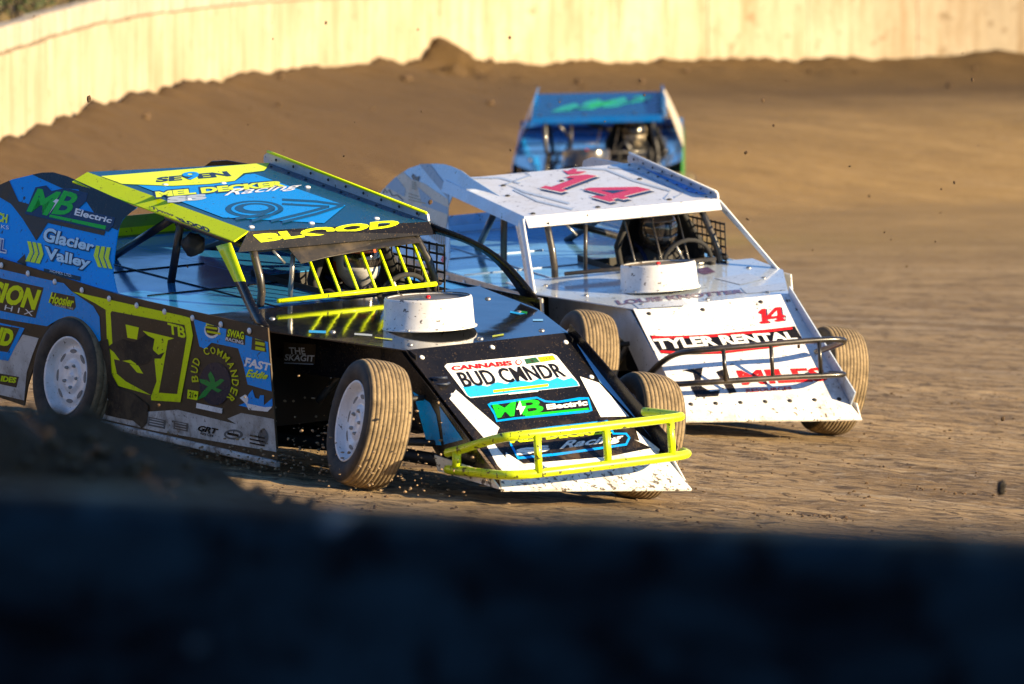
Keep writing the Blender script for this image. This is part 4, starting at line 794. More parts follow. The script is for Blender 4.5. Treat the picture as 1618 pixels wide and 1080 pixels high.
TEXTCACHE = {}
def text_geo(s, bold, shear):
    key = (s, bold, shear)
    if key in TEXTCACHE: return TEXTCACHE[key]
    cu = bpy.data.curves.new('t', 'FONT')
    cu.body = s; cu.size = 1; cu.offset = bold; cu.shear = shear
    cu.resolution_u = 3; cu.fill_mode = 'FRONT'; cu.dimensions = '2D'
    ob = bpy.data.objects.new('t', cu)
    scn.collection.objects.link(ob)
    bpy.context.view_layer.update()
    me = ob.evaluated_get(bpy.context.evaluated_depsgraph_get()).to_mesh()
    vs = [(v.co.x, v.co.y) for v in me.vertices]; fs = [tuple(p.vertices) for p in me.polygons]
    ob.to_mesh_clear()
    bpy.data.objects.remove(ob); bpy.data.curves.remove(cu)
    x0, x1 = min(v[0] for v in vs), max(v[0] for v in vs); y0, y1 = min(v[1] for v in vs), max(v[1] for v in vs)
    vs = [((x - x0) / (x1 - x0), (y - y0) / (y1 - y0)) for x, y in vs]
    TEXTCACHE[key] = (vs, fs)
    return vs, fs

def clip(poly, edges):
    for (ax, ay), (bx, by) in edges:
        out = []
        ins = lambda p: (bx - ax) * (p[1] - ay) - (by - ay) * (p[0] - ax) >= -1e-9
        for i in range(len(poly)):
            p, q = poly[i - 1], poly[i]
            pi, qi = ins(p), ins(q)
            if pi != qi:
                dp = (bx - ax) * (p[1] - ay) - (by - ay) * (p[0] - ax); dq = (bx - ax) * (q[1] - ay) - (by - ay) * (q[0] - ax)
                t = dp / (dp - dq); out.append((p[0] + t * (q[0] - p[0]), p[1] + t * (q[1] - p[1])))
            if qi: out.append(q)
        poly = out
        if len(poly) < 3: return []
    return poly
def hull(p):
    p = sorted(set(p))
    def half(q):
        o = []
        for c in q:
            while len(o) > 1 and (o[-1][0] - o[-2][0]) * (c[1] - o[-2][1]) - (o[-1][1] - o[-2][1]) * (c[0] - o[-2][0]) <= 0: o.pop()
            o.append(c)
        return o[:-1]
    return half(p) + half(p[::-1])
def ring(p): return list(zip(p, p[1:] + p[:1]))
SQ = ring([(.003, .003), (.997, .003), (.997, .997), (.003, .997)])

def surf(Q, flip=False):
    Q = [Vector(q) for q in Q]
    if flip: Q = [Vector((q.x, -q.y, q.z)) for q in Q]
    def S(s, t): return (1 - s) * (1 - t) * Q[0] + s * (1 - t) * Q[1] + (1 - s) * t * Q[2] + s * t * Q[3]
    def N(s, t):
        du = (1 - t) * (Q[1] - Q[0]) + t * (Q[3] - Q[2]); dv = (1 - s) * (Q[2] - Q[0]) + s * (Q[3] - Q[1])
        n = du.cross(dv).normalized()
        return -n if flip else n
    return S, N

def poly_tris(poly, maxlen=None):
    tri = tessellate_polygon([[Vector((p[0], p[1], 0)) for p in poly]])
    bm = bmesh.new()
    vs = [bm.verts.new((p[0], p[1], 0)) for p in poly]
    for t in tri:
        try: f = bm.faces.new([vs[i] for i in t])
        except ValueError: pass
    for f in bm.faces:
        f.normal_update()
        if f.normal.z < 0: f.normal_flip()
    if maxlen:
        for _ in range(5):
            es = [e for e in bm.edges if e.calc_length() > maxlen]
            if not es: break
            bmesh.ops.subdivide_edges(bm, edges=es, cuts=1)
            bmesh.ops.triangulate(bm, faces=[f for f in bm.faces if len(f.verts) > 3])
    bm.verts.index_update()
    v = [(q.co.x, q.co.y) for q in bm.verts]; f = [tuple(x.index for x in q.verts) for q in bm.faces]
    bm.free()
    return v, f

def on_surface(name, geo, SN, mat, parent, off=0.0, flip=False, local=None):
    S, N = SN
    v, f = geo
    v3 = [S(*p) + N(*p) * off for p in v]
    if flip: f = [q[::-1] for q in f]
    return mk(name, v3, f, mat, parent, local=local)

def panel(name, outline, Q, mat, parent, flip=False, maxlen=None, thick=.007):
    o = on_surface(name, poly_tris(outline, maxlen), surf(Q, flip), mat, parent, 0, flip)
    return solid(o, thick, -1)

def sheet3(name, pts, mat, parent, thick=.006, out=None):
    """flat sheet from coplanar 3-D outline; out = direction its front should face"""
    p = [Vector(q) for q in pts]
    n = Vector((0, 0, 0))
    for a, b in zip(p, p[1:] + p[:1]): n += a.cross(b)
    n.normalize()
    if out is not None and n.dot(Vector(out)) < 0:
        p = p[::-1]; n = -n
    u = (p[1] - p[0]).normalized(); w = n.cross(u)
    g = poly_tris([((q - p[0]).dot(u), (q - p[0]).dot(w)) for q in p])
    c = p[0]
    # keep each vertex at its own true position
    look = {}
    v3 = []
    for a, b in g[0]:
        q = min(p, key=lambda r: abs((r - c).dot(u) - a) + abs((r - c).dot(w) - b)); v3.append(q)
    o = mk(name, v3, g[1], mat, parent)
    return solid(o, thick, -1)

def bolt_at(p, n, mat, parent, r=.016, h=.008, name='fastener'):
    key = ('bolt', r, h)
    if key not in TEXTCACHE:
        me = bpy.data.meshes.new('fastener')
        v, f = lathe_geo([(0, r), (h * .5, r * .95), (h, r * .6), (h * 1.1, 0.0005)], 10)
        me.from_pydata(v, [], f); me.polygons.foreach_set('use_smooth', [True] * len(f)); me.update()
        TEXTCACHE[key] = me
    me = TEXTCACHE[key]
    o = bpy.data.objects.new(name, me)
    if not me.materials: me.materials.append(mat)
    M = Vector(n).to_track_quat('Z', 'Y').to_matrix().to_4x4(); M.translation = Vector(p)
    link(o, parent, M)
    if o.material_slots and o.material_slots[0].material != mat:
        o.material_slots[0].link = 'OBJECT'; o.material_slots[0].material = mat
    return o

def tyre_profile(w, Ro, rim_r, ribs):
    hw = w / 2
    p = [(-hw * .80, rim_r), (-hw * .97, rim_r + .02), (-hw * 1.08, rim_r + .055), (-hw * 1.06, Ro - .045), (-hw * .98, Ro - .022)]
    n = ribs
    def crown(y): return Ro - .022 * abs(y / hw) ** 3.2
    for k in range(n):
        a = -hw * .94 + 2 * hw * .94 * k / n; b = -hw * .94 + 2 * hw * .94 * (k + 1) / n
        g = (b - a) * .09
        p += [(a + g * .6, crown(a) - .0032), (a + g, crown(a + g)), (b - g, crown(b - g)), (b - g * .6, crown(b) - .0032)]
    p += [(hw * .98, Ro - .022), (hw * 1.06, Ro - .045), (hw * 1.08, rim_r + .055), (hw * .97, rim_r + .02), (hw * .80, rim_r)]
    return p

WHEELMESH = {}
def wheel(parent, pos, steer, camber, side, width, rim_mat, ribs=10, Ro=.335, wheel_name='wheel'):
    """wheel: rim disc, with tyre, hub and slots below it. side -1 = right."""
    tread, swall = tyre_mats()
    key = (width, ribs, rim_mat.name)
    if key not in WHEELMESH:
        pr = tyre_profile(width, Ro, .205, ribs)
        v, f = lathe_geo(pr, 56, 'Y')
        n = len(pr)
        idx = [0 if 5 <= (k % (n - 1)) < n - 6 else 1 for k in range(len(f))]
        me = bpy.data.meshes.new('tyre'); me.from_pydata(v, [], f); me.materials.append(tread); me.materials.append(swall)
        me.polygons.foreach_set('material_index', idx); me.polygons.foreach_set('use_smooth', [True] * len(f)); me.update()
        h = width / 2
        rp = [(-h * .7, .19), (-h * .86, .213), (-h * .80, .2), (h * .5, .185), (h * .80, .2), (h * .90, .214), (h * .94, .210), (h * .88, .198), (h * .62, .186), (h * .50, .168),
              (h * .56, .150), (h * .62, .118), (h * .52, .104), (h * .58, .085), (h * .66, .074), (h * .60, .055), (h * .60, .020), (h * .66, .012), (h * .66, .0005)]
        v, f = lathe_geo(rp, 48, 'Y')
        mr = bpy.data.meshes.new('wheel'); mr.from_pydata(v, [], f); mr.materials.append(rim_mat)
        mr.polygons.foreach_set('use_smooth', [True] * len(f)); mr.update()
        ms = bpy.data.meshes.new('slot')
        vv, ff = lathe_geo([(-.002, .001), (.0, .02), (-.004, .022)], 12, 'Y')
        vv = [(x * 1.5, y, z * .55) for x, y, z in vv]
        ms.from_pydata(vv, [], ff); ms.materials.append(simple('slot_grey', (.20, .19, .18), .7)); ms.update()
        WHEELMESH[key] = (me, mr, ms)
    me, mr, ms = WHEELMESH[key]
    # local wheel axis +Y is the outer face; mirror for the right side
    M = Matrix.Translation(Vector(pos)) @ Matrix.Rotation(steer, 4, 'Z') @ Matrix.Rotation(camber, 4, 'X')
    if side < 0: M = M @ Matrix.Rotation(math.pi, 4, 'Z')
    M = M @ Matrix.Rotation(rnd.uniform(0, 6), 4, 'Y')
    w = link(bpy.data.objects.new(wheel_name, mr), parent, M)
    link(bpy.data.objects.new('tyre', me), w, Matrix())
    for k in range(8):
        a = k * math.pi / 4
        o = bpy.data.objects.new('slot', ms)
        link(o, w, Matrix.Rotation(a, 4, 'Y') @ Matrix.Translation((0, width / 2 * .60 + .002, .134)))
    for k in range(5):
        a = k * math.pi * .4 + .3
        o = bolt_at((0, 0, 0), (0, 1, 0), RAW(), w, .010, .018, 'wheel_nut')
        o.matrix_basis = Matrix.Rotation(a, 4, 'Y') @ Matrix.Translation((0, width / 2 * .60, .062)) @ Matrix.Rotation(-math.pi / 2, 4, 'X')
    return w

def st_side(x, z): return ((x + 4) / 3.1, z)

def build_car(cid, D, root_m, roll, pitch, wb, tr, C, label, steer, name='race_car', opt=()):
    root = bpy.data.objects.new(name, None); link(root)
    root.matrix_basis = root_m
    tag(root, label, 'race car', 'race cars on the clay track')
    piv = Vector((-1.3, 0, .45))
    BM = Matrix.Translation(piv) @ Matrix.Rotation(roll, 4, 'X') @ Matrix.Rotation(pitch, 4, 'Y') @ Matrix.Translation(-piv)
    kids = []
    PN = panels(D)
    PL = panels(dict(D, yr=.84)); YR = D['yr']
    hx, hw, hz = D['hx'], D['hw'], D['hz']
    o = D['rrx'] + 3.177
    sf, sb = (-.885, -.80) if cid == '1' else (-.62, -.56)
    ztop = [(-3.90, .985), (-2.325, .90), (sf, .890)] if cid == '1' else [(-3.75, .93), (-2.2, .86), (sf, .842)]
    xr = ztop[0][0]
    PARTS = {}
    # --- sides
    arch = [(-2.60, .155), (-2.60, .45), (-2.63, .58), (-2.70, .67), (-2.82, .715), (-2.96, .712), (-3.08, .66), (-3.18, .55), (-3.26, .42), (-3.34, .28), (-3.38, .16)]
    if cid == '1': arch = [(x + .105, z + .018) for x, z in arch]
    side = [(sb, .205)] + arch + [(xr + .02, .21)] + ztop
    side_st = [st_side(*p) for p in side][::-1]
    PARTS['side'] = panel('side_panel', side_st, PN['side'], C['side'], root, thick=.008)
    panel('side_panel', side_st, PL['side'], C['sideL'], root, flip=True, thick=.008)
    for sgn in (-1, 1):
        v, f = box_geo(((sb - 2.50) / 2, (-YR + .005 if sgn < 0 else .835), .180), (2.50 + sb - .004, .03, .036))
        bevel(mk('rocker_rail', v, f, pm('whitedirty'), root), .01)
    # --- sail panels
    if cid == '1':
        sst = [(1.040, .030), (1.0116, .0873), (.9589, .2259), (.9260, .4035), (.9020, .55), (.8865, .6678), (.8900, .735), (.9013, .7867), (.9396, .8693), (.4966, 1.03), (.4092, 1.042), (.35, 1.02), (.2926, .9794), (.1975, .9029), (.1404, .8259), (.0861, .7167), (.05, .5), (.05, .3), (.09, .18)]
    else:
        sst = [(.7875, -.03), (.8095, .0), (.79, .16), (.7364, .3653), (.67, .55), (.6376, .70), (.6450, .81), (.6952, .8807), (.7550, .925), (.8323, .9474), (.9575, .9453), (1.0846, .9284), (.764, 1.06), (.66, 1.115), (.5557, 1.14), (.4844, 1.145), (.4044, 1.132), (.2613, 1.0871), (.1546, 1.0056), (.0607, .874), (-.0223, .6991), (-.079, .546), (-.12, .3), (-.08, .1)]
    sq = PN['sail']
    if 'lowsail' in opt: sst = [(a_, min(b_, 1.0 + .02 * math.sin(a_ * 3))) for a_, b_ in sst]
    PARTS['sail'] = panel('sail_panel', sst, sq, C['sail'], root)
    cap = .93 if cid == '1' else .93
    panel('sail_panel', [(a_, min(b_, cap + .02 * math.sin(a_ * 3))) for a_, b_ in sst], PL['sail'], C['sailL'], root, flip=True)
    # --- roof with slight crown: front visor, side flange, left spoiler strip
    PARTS['roof'] = panel('roof', [(0, 0), (1, 0), (1, 1), (0, 1)], PN['roof'], C['roof'], root, thick=.012)
    PARTS['visor'] = panel('visor', [(0, 0), (1, 0), (1, .985), (0, .985)], PN['visor'], C['visor'], root)
    PARTS['flange'] = panel('roof_flange', [(0, 0), (1, 0), (1, 1), (0, 1)], PN['flange'], C['flange'], root)
    a, b = Vector(PN['roof'][3]), Vector(PN['roof'][1])
    hgt = .052
    sp = [a + Vector((-.06, -.004, .0)), a + Vector((-.055, -.004, .040)), a + Vector((-.01, -.004, hgt + .008)), a + Vector((.05, -.004, hgt)), b + Vector((-.01, -.004, hgt * .75)), b + Vector((.0, -.004, .002))]
    sheet3('roof_spoiler', sp, C['spoiler'], root, .012, (0, -1, 0))
    fl = [a + Vector((-.02, .006, -.002)), b + Vector((0, .006, -.002)), b + Vector((.02, .035, -.07)), a + Vector((0, .035, -.07))]
    sheet3('roof_flange', fl, C['flangeL'], root, .006, (0, 1, 0))
    # lime / light top edge of the spoiler
    tube('spoiler_edge', [a + Vector((-.01, -.009, hgt + .012)), a + Vector((.05, -.009, hgt + .006)), b + Vector((-.01, -.009, hgt * .75 + .006))], .008, C['spoiler_edge'], root)
    n = (b - a); up = Vector((0, -1, 0))
    for k in range(9):
        p = a.lerp(b, (k + .5) / 9)
        bolt_at(p + Vector((0, -.0165, .036 - .010 * k / 9)), (0, -1, 0), DARK(), root, .0085, .006)
        bolt_at(p + Vector((0, -.05, .0015)), (0, 0, 1), DARK(), root, .0085, .006)
    rn = (Vector(PN['roof'][1]) - Vector(PN['roof'][0])).cross(Vector(PN['roof'][2]) - Vector(PN['roof'][0])).normalized()
    S, _ = surf(PN['roof'])
    for s, t in ((.06, .05), (.40, .06), (.78, .08), (.5, .72), (.2, .74), (.12, .5), (.86, .6)):
        bolt_at(S(s, t), rn, C['bolt'], root, .018, .008)
    # --- hood + cowl
    k = 1.26
    cut = (hx + 1.00) / k if cid == '1' else .62
    hs = lambda y: (y + .84) / 1.68
    PARTS['hood'] = panel('hood', [(hs(-hw), 0), (hs(hw), 0), (hs(.832), cut), (hs(.835), 1), (hs(-YR + .005), 1), (hs(-YR + .008), cut)], PN['hood'], C['hood'], root)
    SH, NH = surf(PN['hood'])
    for s, t in ((.25, .08), (.5, .05), (.75, .08), (.15, .45), (.86, .45), (.9, .75), (.1, .8)):
        bolt_at(SH(s, t), NH(s, t), RAW(), root, .017, .009)
    # --- interior deck: right half, tail, and the strip left of the cockpit
    zd = (.95, .880) if cid == '1' else (.90, .842)
    xd0, xd1 = xr + .03, hx - 1.255
    zt = lambda x: zd[0] + (zd[1] - zd[0]) * (x - xd0) / (xd1 - xd0)
    def dk(nm, x0, x1, y0, y1): sheet3(nm, [(x0, y0, zt(x0)), (x1, y0, zt(x1)), (x1, y1, zt(x1)), (x0, y1, zt(x0))], C['deck'], root, .006, (0, 0, 1))
    cx0, cx1 = D['rfx'] - .80, D['rfx'] + .06
    dk('interior_deck', xd0, xd1, -YR + .01, .02)
    dk('interior_deck', xd0, cx0, .023, .83)
    dk('interior_deck', cx0 + .003, xd1, .70, .83)
    for xx in (-.33, -.66):
        tube('deck_seam', [((xd1 + xx * 2.2), -.82, zt(xd1 + xx * 2.2) + .003), ((xd1 + xx * 2.2), .02, zt(xd1 + xx * 2.2) + .003)], .004, C['deckline'], root, seg=6)
    tube('deck_seam', [(xd1, -.42, zt(xd1) + .003), (xd0 + .6, -.42, zt(xd0 + .6) + .003)], .004, C['deckline'], root, seg=6)
    # tail panel
    tl = sheet3('tail_panel', [(xr + .03, -YR + .01, .45), (xr + .03, .83, .45), (xr + .03, .83, zd[0] + .12), (xr + .03, -YR + .01, zd[0] + .12)], C['tail'], root, .006, (1, 0, 0))
    sheet3('tail_stripe', [(xr + .038, -.82, zd[0] + .012), (xr + .038, .82, zd[0] + .012), (xr + .038, .82, zd[0] + .055), (xr + .038, -.82, zd[0] + .055)], C['tail2'], tl, .002, (1, 0, 0))
    # --- cockpit tub, dash, seat, wheel
    tub = DARK()
    yl, yr_ = .70, .02
    for nm, pts, ow in (('cockpit_wall', [(cx0, yr_, .3), (cx1, yr_, .3), (cx1, yr_, zd[1] + .03), (cx0, yr_, zd[1] + .06)], (0, 1, 0)),
                        ('cockpit_wall', [(cx0, yl, .3), (cx1, yl, .3), (cx1, yl, zd[1]), (cx0, yl, zd[1] + .02)], (0, -1, 0)),
                        ('cockpit_wall', [(cx0, yr_, .3), (cx0, yl, .3), (cx0, yl, zd[1] + .02), (cx0, yr_, zd[1] + .02)], (1, 0, 0)),
                        ('cockpit_floor', [(cx0, yr_, .25), (cx1 + .7, yr_, .25), (cx1 + .7, yl, .25), (cx0, yl, .25)], (0, 0, 1))):
        sheet3(nm, pts, tub, root, .006, ow)
    zc = hz + .057 * (hx - cx1)
    dash = box('dashboard', (cx1 - .06, .33, zc - .10), (.10, .66, .16), SUEDE(), root, bev=.02)
    for q in range(3):
        yy = .2 + q * .13
        v, f = lathe_geo([(0, .036), (.012, .038), (.013, .030), (.006, .028), (.006, .0005)], 18)
        mk('gauge', v, f, RAW(), dash, True, local=Matrix.Translation((cx1 - .112, yy, zc - .075)) @ Matrix.Rotation(-math.pi / 2, 4, 'Y'))
    hd = Vector((D['rfx'] - .29, .36, (1.03 if cid == '1' else 1.085)))
    # seat: wrap-round shell
    sv, sf_ = [], []
    rows = [(-.52, .25, -.02), (-.30, .26, -.07), (-.10, .27, -.12), (.06, .18, -.15), (.17, .15, -.17)]
    for dz, w, dx in rows:
        for q in range(9):
            an = math.pi * (q / 8 - .5)
            sv.append((hd.x + dx - .05 * math.cos(an) + .16 * (1 - math.cos(an)) - .02, hd.y + w * math.sin(an), hd.z + dz))
    for r_ in range(len(rows) - 1):
        for q in range(8):
            sf_.append((r_ * 9 + q, r_ * 9 + q + 1, (r_ + 1) * 9 + q + 1, (r_ + 1) * 9 + q))
    st_ = solid(mk('seat', sv, sf_, SUEDE(), root, True), .03)
    sheet3('seat_base', [(hd.x - .15, .14, .36), (hd.x + .35, .16, .42), (hd.x + .35, .56, .42), (hd.x - .15, .58, .36)], SUEDE(), st_, .06, (0, 0, 1))
    swc = Vector((hd.x + .42, .36, hd.z - .19))
    circ = [swc + Vector((.05 * math.sin(q * math.pi / 12), .17 * math.cos(q * math.pi / 12), .16 * math.sin(q * math.pi / 12))) for q in range(25)]
    sw = tube('steering_wheel', circ, .014, SUEDE(), root, seg=8)
    for q in (0, 2.1, 4.2):
        tube('spoke', [swc, swc + Vector((.05 * math.sin(q), .165 * math.cos(q), .155 * math.sin(q)))], .009, RAW(), sw, seg=6)
    tube('steering_column', [swc, swc + Vector((.35, 0, -.12))], .018, RAW(), sw, seg=8)
    # --- roll cage
    rz = lambda x: D['rfz'] + (D['rrz'] - D['rfz']) * (x - D['rfx']) / (D['rrx'] - D['rfx']) - .045
    xa, xm = D['rfx'] + .06, D['rfx'] - .80
    tb = BLACKTUBE()
    bars = [[(xa - .02, -.49, zt(xa) + .0), (xa + .05, -.52, 1.0), (xa - .04, -.52, rz(xa) + .0)],
            [(xa + .05, .60, .84), (xa + .06, .58, 1.0), (xa - .06, .53, rz(xa))],
            [(xm - .05, -.47, zt(xm)), (xm + .13, -.52, rz(xm + .1))],
            [(xm, .56, zt(xm)), (xm, .53, rz(xm))],
            [(xa - .06, -.52, rz(xa)), (xm, -.52, rz(xm))], [(xa - .06, .53, rz(xa)), (xm, .53, rz(xm))],
            [(xa - .05, -.52, rz(xa) - .004), (xa - .05, .53, rz(xa) - .004)], [(xm, -.52, rz(xm) - .005), (xm, .53, rz(xm) - .005)],
            [(xm, -.50, rz(xm) - .02), (xm - .9, -.30, zt(xm - .9))], [(xm, .50, rz(xm) - .02), (xm - .9, .32, zt(xm - .9))],
            [(xm, .5, zt(xm) + .06), (xm, -.46, rz(xm) - .04)],
            [(cx1, .66, zc + .02), (cx0, .66, zt(cx0) + .10)]]
    for p in bars: tube('cage_bar', p, .022, tb, root, 1 if len(p) > 2 else 0)
    # small second upright beside the windscreen bars
    tube('windscreen_post', [(xa - .06, -.27, zt(xa) + .03), (xa - .04, -.26, rz(xa) - .03)], .013, RAW() if cid == '1' else tb, root)
    if cid == '1':
        bm = bmesh.new(); bmesh.ops.create_icosphere(bm, subdivisions=3, radius=.062)
        for v in bm.verts: v.co *= 1 + .25 * noise.noise(v.co * 30)
        me = bpy.data.meshes.new('helmet_blower'); bm.to_mesh(me); bm.free(); me.materials.append(DARK()); me.polygons.foreach_set('use_smooth', [True] * len(me.polygons))
        link(bpy.data.objects.new('helmet_blower', me), root, Matrix.Translation((xm + .16, -.46, 1.14)))
    # mirror bracket
    tube('mirror_bracket', [(xa - .04, -.40, rz(xa) - .01), (xa - .02, -.33, rz(xa) - .09)], .008, RAW(), root)
    # --- windscreen rail with upright bars
    wb_x, wb_z = D['rfx'] + .226, zc + .035
    rail = tube('windscreen_rail', [(wb_x, -.50, wb_z), (wb_x, .52, wb_z + .004)], .013, C['bars'], root)
    ys = [-.21, -.098, .018, .133, .248, .363, .478] if cid == '1' else [-.02, .16, .34]
    for y in ys:
        tube('windscreen_bar', [(wb_x, y, wb_z), (wb_x - .30, y + .06, wb_z + .28)], .0085 if cid == '1' else .006, C['bars'], root, seg=8)
    if cid == '1': sheet3('sun_strip', [(xa - .04, -.30, rz(xa) - .005), (xa - .04, .50, rz(xa) - .005), (xa + .03, .52, rz(xa) - .040), (xa + .04, .2, rz(xa) - .050), (xa + .05, -.10, rz(xa) - .065), (xa + .06, -.28, rz(xa) - .085)], C['strip'], root, .004, (1, 0, .3))
    # --- window net on the left
    net = bpy.data.objects.new('window_net', None); link(net, root, Matrix())
    nv, nf = [], []
    ax, ay = D['rfx'] - .45, D['rfx'] + .12
    for q in range(9):
        x = ax + (ay - ax) * q / 8
        v, f = box_geo((x + .05, .615, 1.01), (.012, .004, .26)); nf += [tuple(i + len(nv) for i in g) for g in f]; nv += v
    for q in range(6):
        v, f = box_geo(((ax + ay) / 2 + .05, .617, .89 + q * .048), (ay - ax, .004, .012)); nf += [tuple(i + len(nv) for i in g) for g in f]; nv += v
    bpy.data.objects.remove(net)
    mk('window_net', nv, nf, C['net'], root)
    # --- A pillars: thin curved fins
    for sgn, nm in ((-1, 'pillar'), (1, 'pillarL')):
        x0 = D['rfx']
        bul = C['bulge'] if sgn > 0 else C['bulgeR']; pw = C['pw'] if sgn > 0 else C['pwR']
        rows_ = []
        NPT = 12
        for q in range(NPT + 1):
            t = q / NPT
            top = Vector((x0 - .005, sgn * (D['rfw'] + .012), D['rfz'] - .01)); bot = Vector((hx - (.70 if cid == '1' else .80), (-YR + .015 if sgn < 0 else .825), ztop[2][1] + .004))
            p = top.lerp(bot, t) + Vector((.55, 0, .83)) * bul * math.sin(math.pi * t ** 1.15) * 1.0
            wdt = pw[0] + (pw[1] - pw[0]) * abs(2 * t - 1) ** 1.5
            if sgn < 0 and cid == '1': wdt *= 1.0
            rows_.append((p, p + Vector((-wdt * .95, 0, -wdt * .25 * (1 - t)))))
        v = [q for r_ in rows_ for q in r_]
        f = [(2 * q, 2 * q + 1, 2 * q + 3, 2 * q + 2) for q in range(NPT)]
        if sgn > 0: f = [g[::-1] for g in f]
        m2 = C['pillar_top'] if sgn < 0 else C['pillar']
        po = mk('windscreen_pillar', v, f, [m2, C['pillar']], root, True, [0 if q < 5 else 1 for q in range(NPT)])
        solid(po, .010, 0)
    # --- nose, lip, side plates, fins
    PARTS['nose'] = panel('nose', [(0, 0), (1, 0), (1, 1), (0, 1)], PN['nose'], C['nose'], root, maxlen=.12)
    PARTS['lip'] = panel('nose_lip', [(0, 0), (1, 0), (1, .99), (0, .99)], PN['lip'], C['lip'], root, maxlen=.12, thick=.012)
    nR, nL = Vector(D['noseR']), Vector(D['noseL']); lR, lL = Vector(D['lipR']), Vector(D['lipL'])
    hR, hL = Vector((hx, -hw, hz)), Vector((hx, hw, hz))
    for sgn, hp, np_, lp, nm in ((-1, hR, nR, lR, 'R'), (1, hL, nL, lL, 'L')):
        yy = np_.y + sgn * .015
        pts = [(hp.x - .02, sgn * (hw + .004), hz - .012), (np_.x, yy, np_.z), (lp.x - .03, lp.y, lp.z + .004), (np_.x - .42, lp.y * 1.0, np_.z - .05), (np_.x - .62, yy, np_.z + .12), (hp.x - .10, sgn * (hw + .01), hz - .22), (hp.x - .30, sgn * (hw + .035), hz - .17), (hp.x - .30, sgn * (hw + .035), hz + .004)]
        # keep it in one plane
        pts = [(p[0], sgn * .53 if nm == 'R' else .545, p[2]) for p in pts]
        PARTS['noseside' if sgn < 0 else 'nosesideL'] = sheet3('nose_side', pts, C['noseside'], root, .006, (0, sgn, 0))
        wing = [(np_.x - .46, lp.y, lp.z + .10), (np_.x - .43, lp.y, lp.z + .02), (lp.x - .01, lp.y, lp.z - .002), (np_.x + .02, lp.y, np_.z + .01)]
        sheet3('lip_end', wing, C['lip'], root, .008, (0, sgn, 0))
    # upright fin along the left edge of the nose
    fd = (hL - nL)
    fn = surf(PN['nose'])[1](.5, .5)
    fin = [nL + Vector((0, .004, 0)), hL + Vector((0, .004, 0)), hL + fn * .060 + Vector((-.02, .004, 0)), nL + fn * .105 + Vector((0, .004, 0))]
    sheet3('nose_fin', fin, C['fin'], root, .008, (0, 1, 0))
    SNn, NNn = surf(PN['nose'])
    for s, t in C['nose_bolts']:
        bolt_at(SNn(s, t), NNn(s, t), C['nbolt'], root, .015, .008)
    # --- engine side plates and running gear
    PARTS['hoodside'] = panel('hood_side', [(0, .40), (.98, .46), (.98, .80), (.93, .845), (0, .935)], PN['hoodside'], C['hoodside'], root)
    panel('hood_side', [(0, .40), (.98, .46), (.98, .80), (.93, .845), (0, .935)], PN['hoodside'], C['hoodside'], root, flip=True)
    mech = DARK()
    eng = box('engine', (hx - .55, 0, .52), (.62, .46, .40), mech, root, bev=.03)
    for sgn in (-1, 1):
        box('valve_cover', (hx - .55, sgn * .20, .76), (.55, .13, .08), RAW(), eng, bev=.02)
        for q in range(4):
            xx = hx - .36 - q * .14
            tube('exhaust_pipe', [(xx, sgn * .24, .66), (xx - .05, sgn * .36, .58), (xx - .2, sgn * .40, .42)], .02, RAW(), eng, 1, seg=8)
    box('radiator', (hx - .02, 0, .50), (.07, .70, .40), mech, root, bev=.01)
    box('firewall', (hx - 1.20, 0, .55), (.01, 1.40, .56), mech, root, bev=0)
    for sgn in (-1, 1):
        tube('frame_rail', [(hx + .35, sgn * .33, .24), (hx - .6, sgn * .38, .22), (-1.6, sgn * .62, .20), (-3.2, sgn * .55, .24)], .035, mech, root, 2)
        tube('upper_frame_rail', [(hx + .30, sgn * .34, .50), (hx - .5, sgn * .40, .62), (hx - 1.2, sgn * .5, .66)], .025, mech, root, 1)
    box('floor_pan', (-2.2, 0, .19), (1.9, 1.3, .01), mech, root, bev=0)
    box('fuel_cell', (-3.35, 0, .42), (.55, .70, .36), mech, root, bev=.03)
    # body parts follow the rolled body
    for ch in list(root.children):
        ch.matrix_basis = BM @ ch.matrix_basis
    # --- front bumper
    for b_ in C['bumper']:
        ob = tube('front_bumper', b_[0], b_[1], C['bumper_mat'], root, 2)
        ob.matrix_basis = BM
    for b_ in C['bumper_posts']:
        ob = tube('bumper_post', b_[0], b_[1], C['bumper_mat'], root, 0)
        ob.matrix_basis = BM
    # --- air cleaner
    ac = Vector(C['drum'])
    v, f = lathe_geo([(0, .252), (.006, .254), (.010, .244), (.012, .240), (.150, .232), (.161, .229), (.165, .222), (.157, .214), (.151, .205), (.151, .120), (.154, .116), (.154, .001)], 56)
    dm = mk('air_cleaner', v, f, [C['drum_mat'], C['lid_mat']], root, True, None, local=BM @ Matrix.Translation(ac) @ Matrix.Rotation(R(-3.2), 4, 'Y'))
    nprof = 12
    dm.data.polygons.foreach_set('material_index', [1 if (q % (nprof - 1)) >= 7 else 0 for q in range(len(f))])
    for q in range(10):
        an = q * math.pi / 5 + .2
        bolt_at((.247 * math.cos(an), .247 * math.sin(an), .006), (0, 0, 1), RAW(), dm, .008, .007)
    v, f = lathe_geo([(.1575, .2185), (.1610, .2195), (.1612, .2160), (.1575, .2150)], 40)
    mk('lid_seam', v, f, DARK(), dm, True, local=Matrix.Translation((0, 0, .0045)))
    v, f = lathe_geo([(0, .014), (.010, .013), (.014, .008), (.015, .0005)], 12)
    mk('wing_nut', v, f, pm('red'), dm, True, local=Matrix.Translation((0, 0, .154)))
    # --- running gear in chassis frame
    xw = -wb
    rim = paint('rim_white', (.74, .745, .76), .38, .45, low=.0)
    WN = wheel(root, (0, -tr / 2, .335), steer[0], steer[1], -1, .235, rim)
    wheel(root, (0, tr / 2, .335), steer[0] * .9, steer[1], 1, .235, rim)
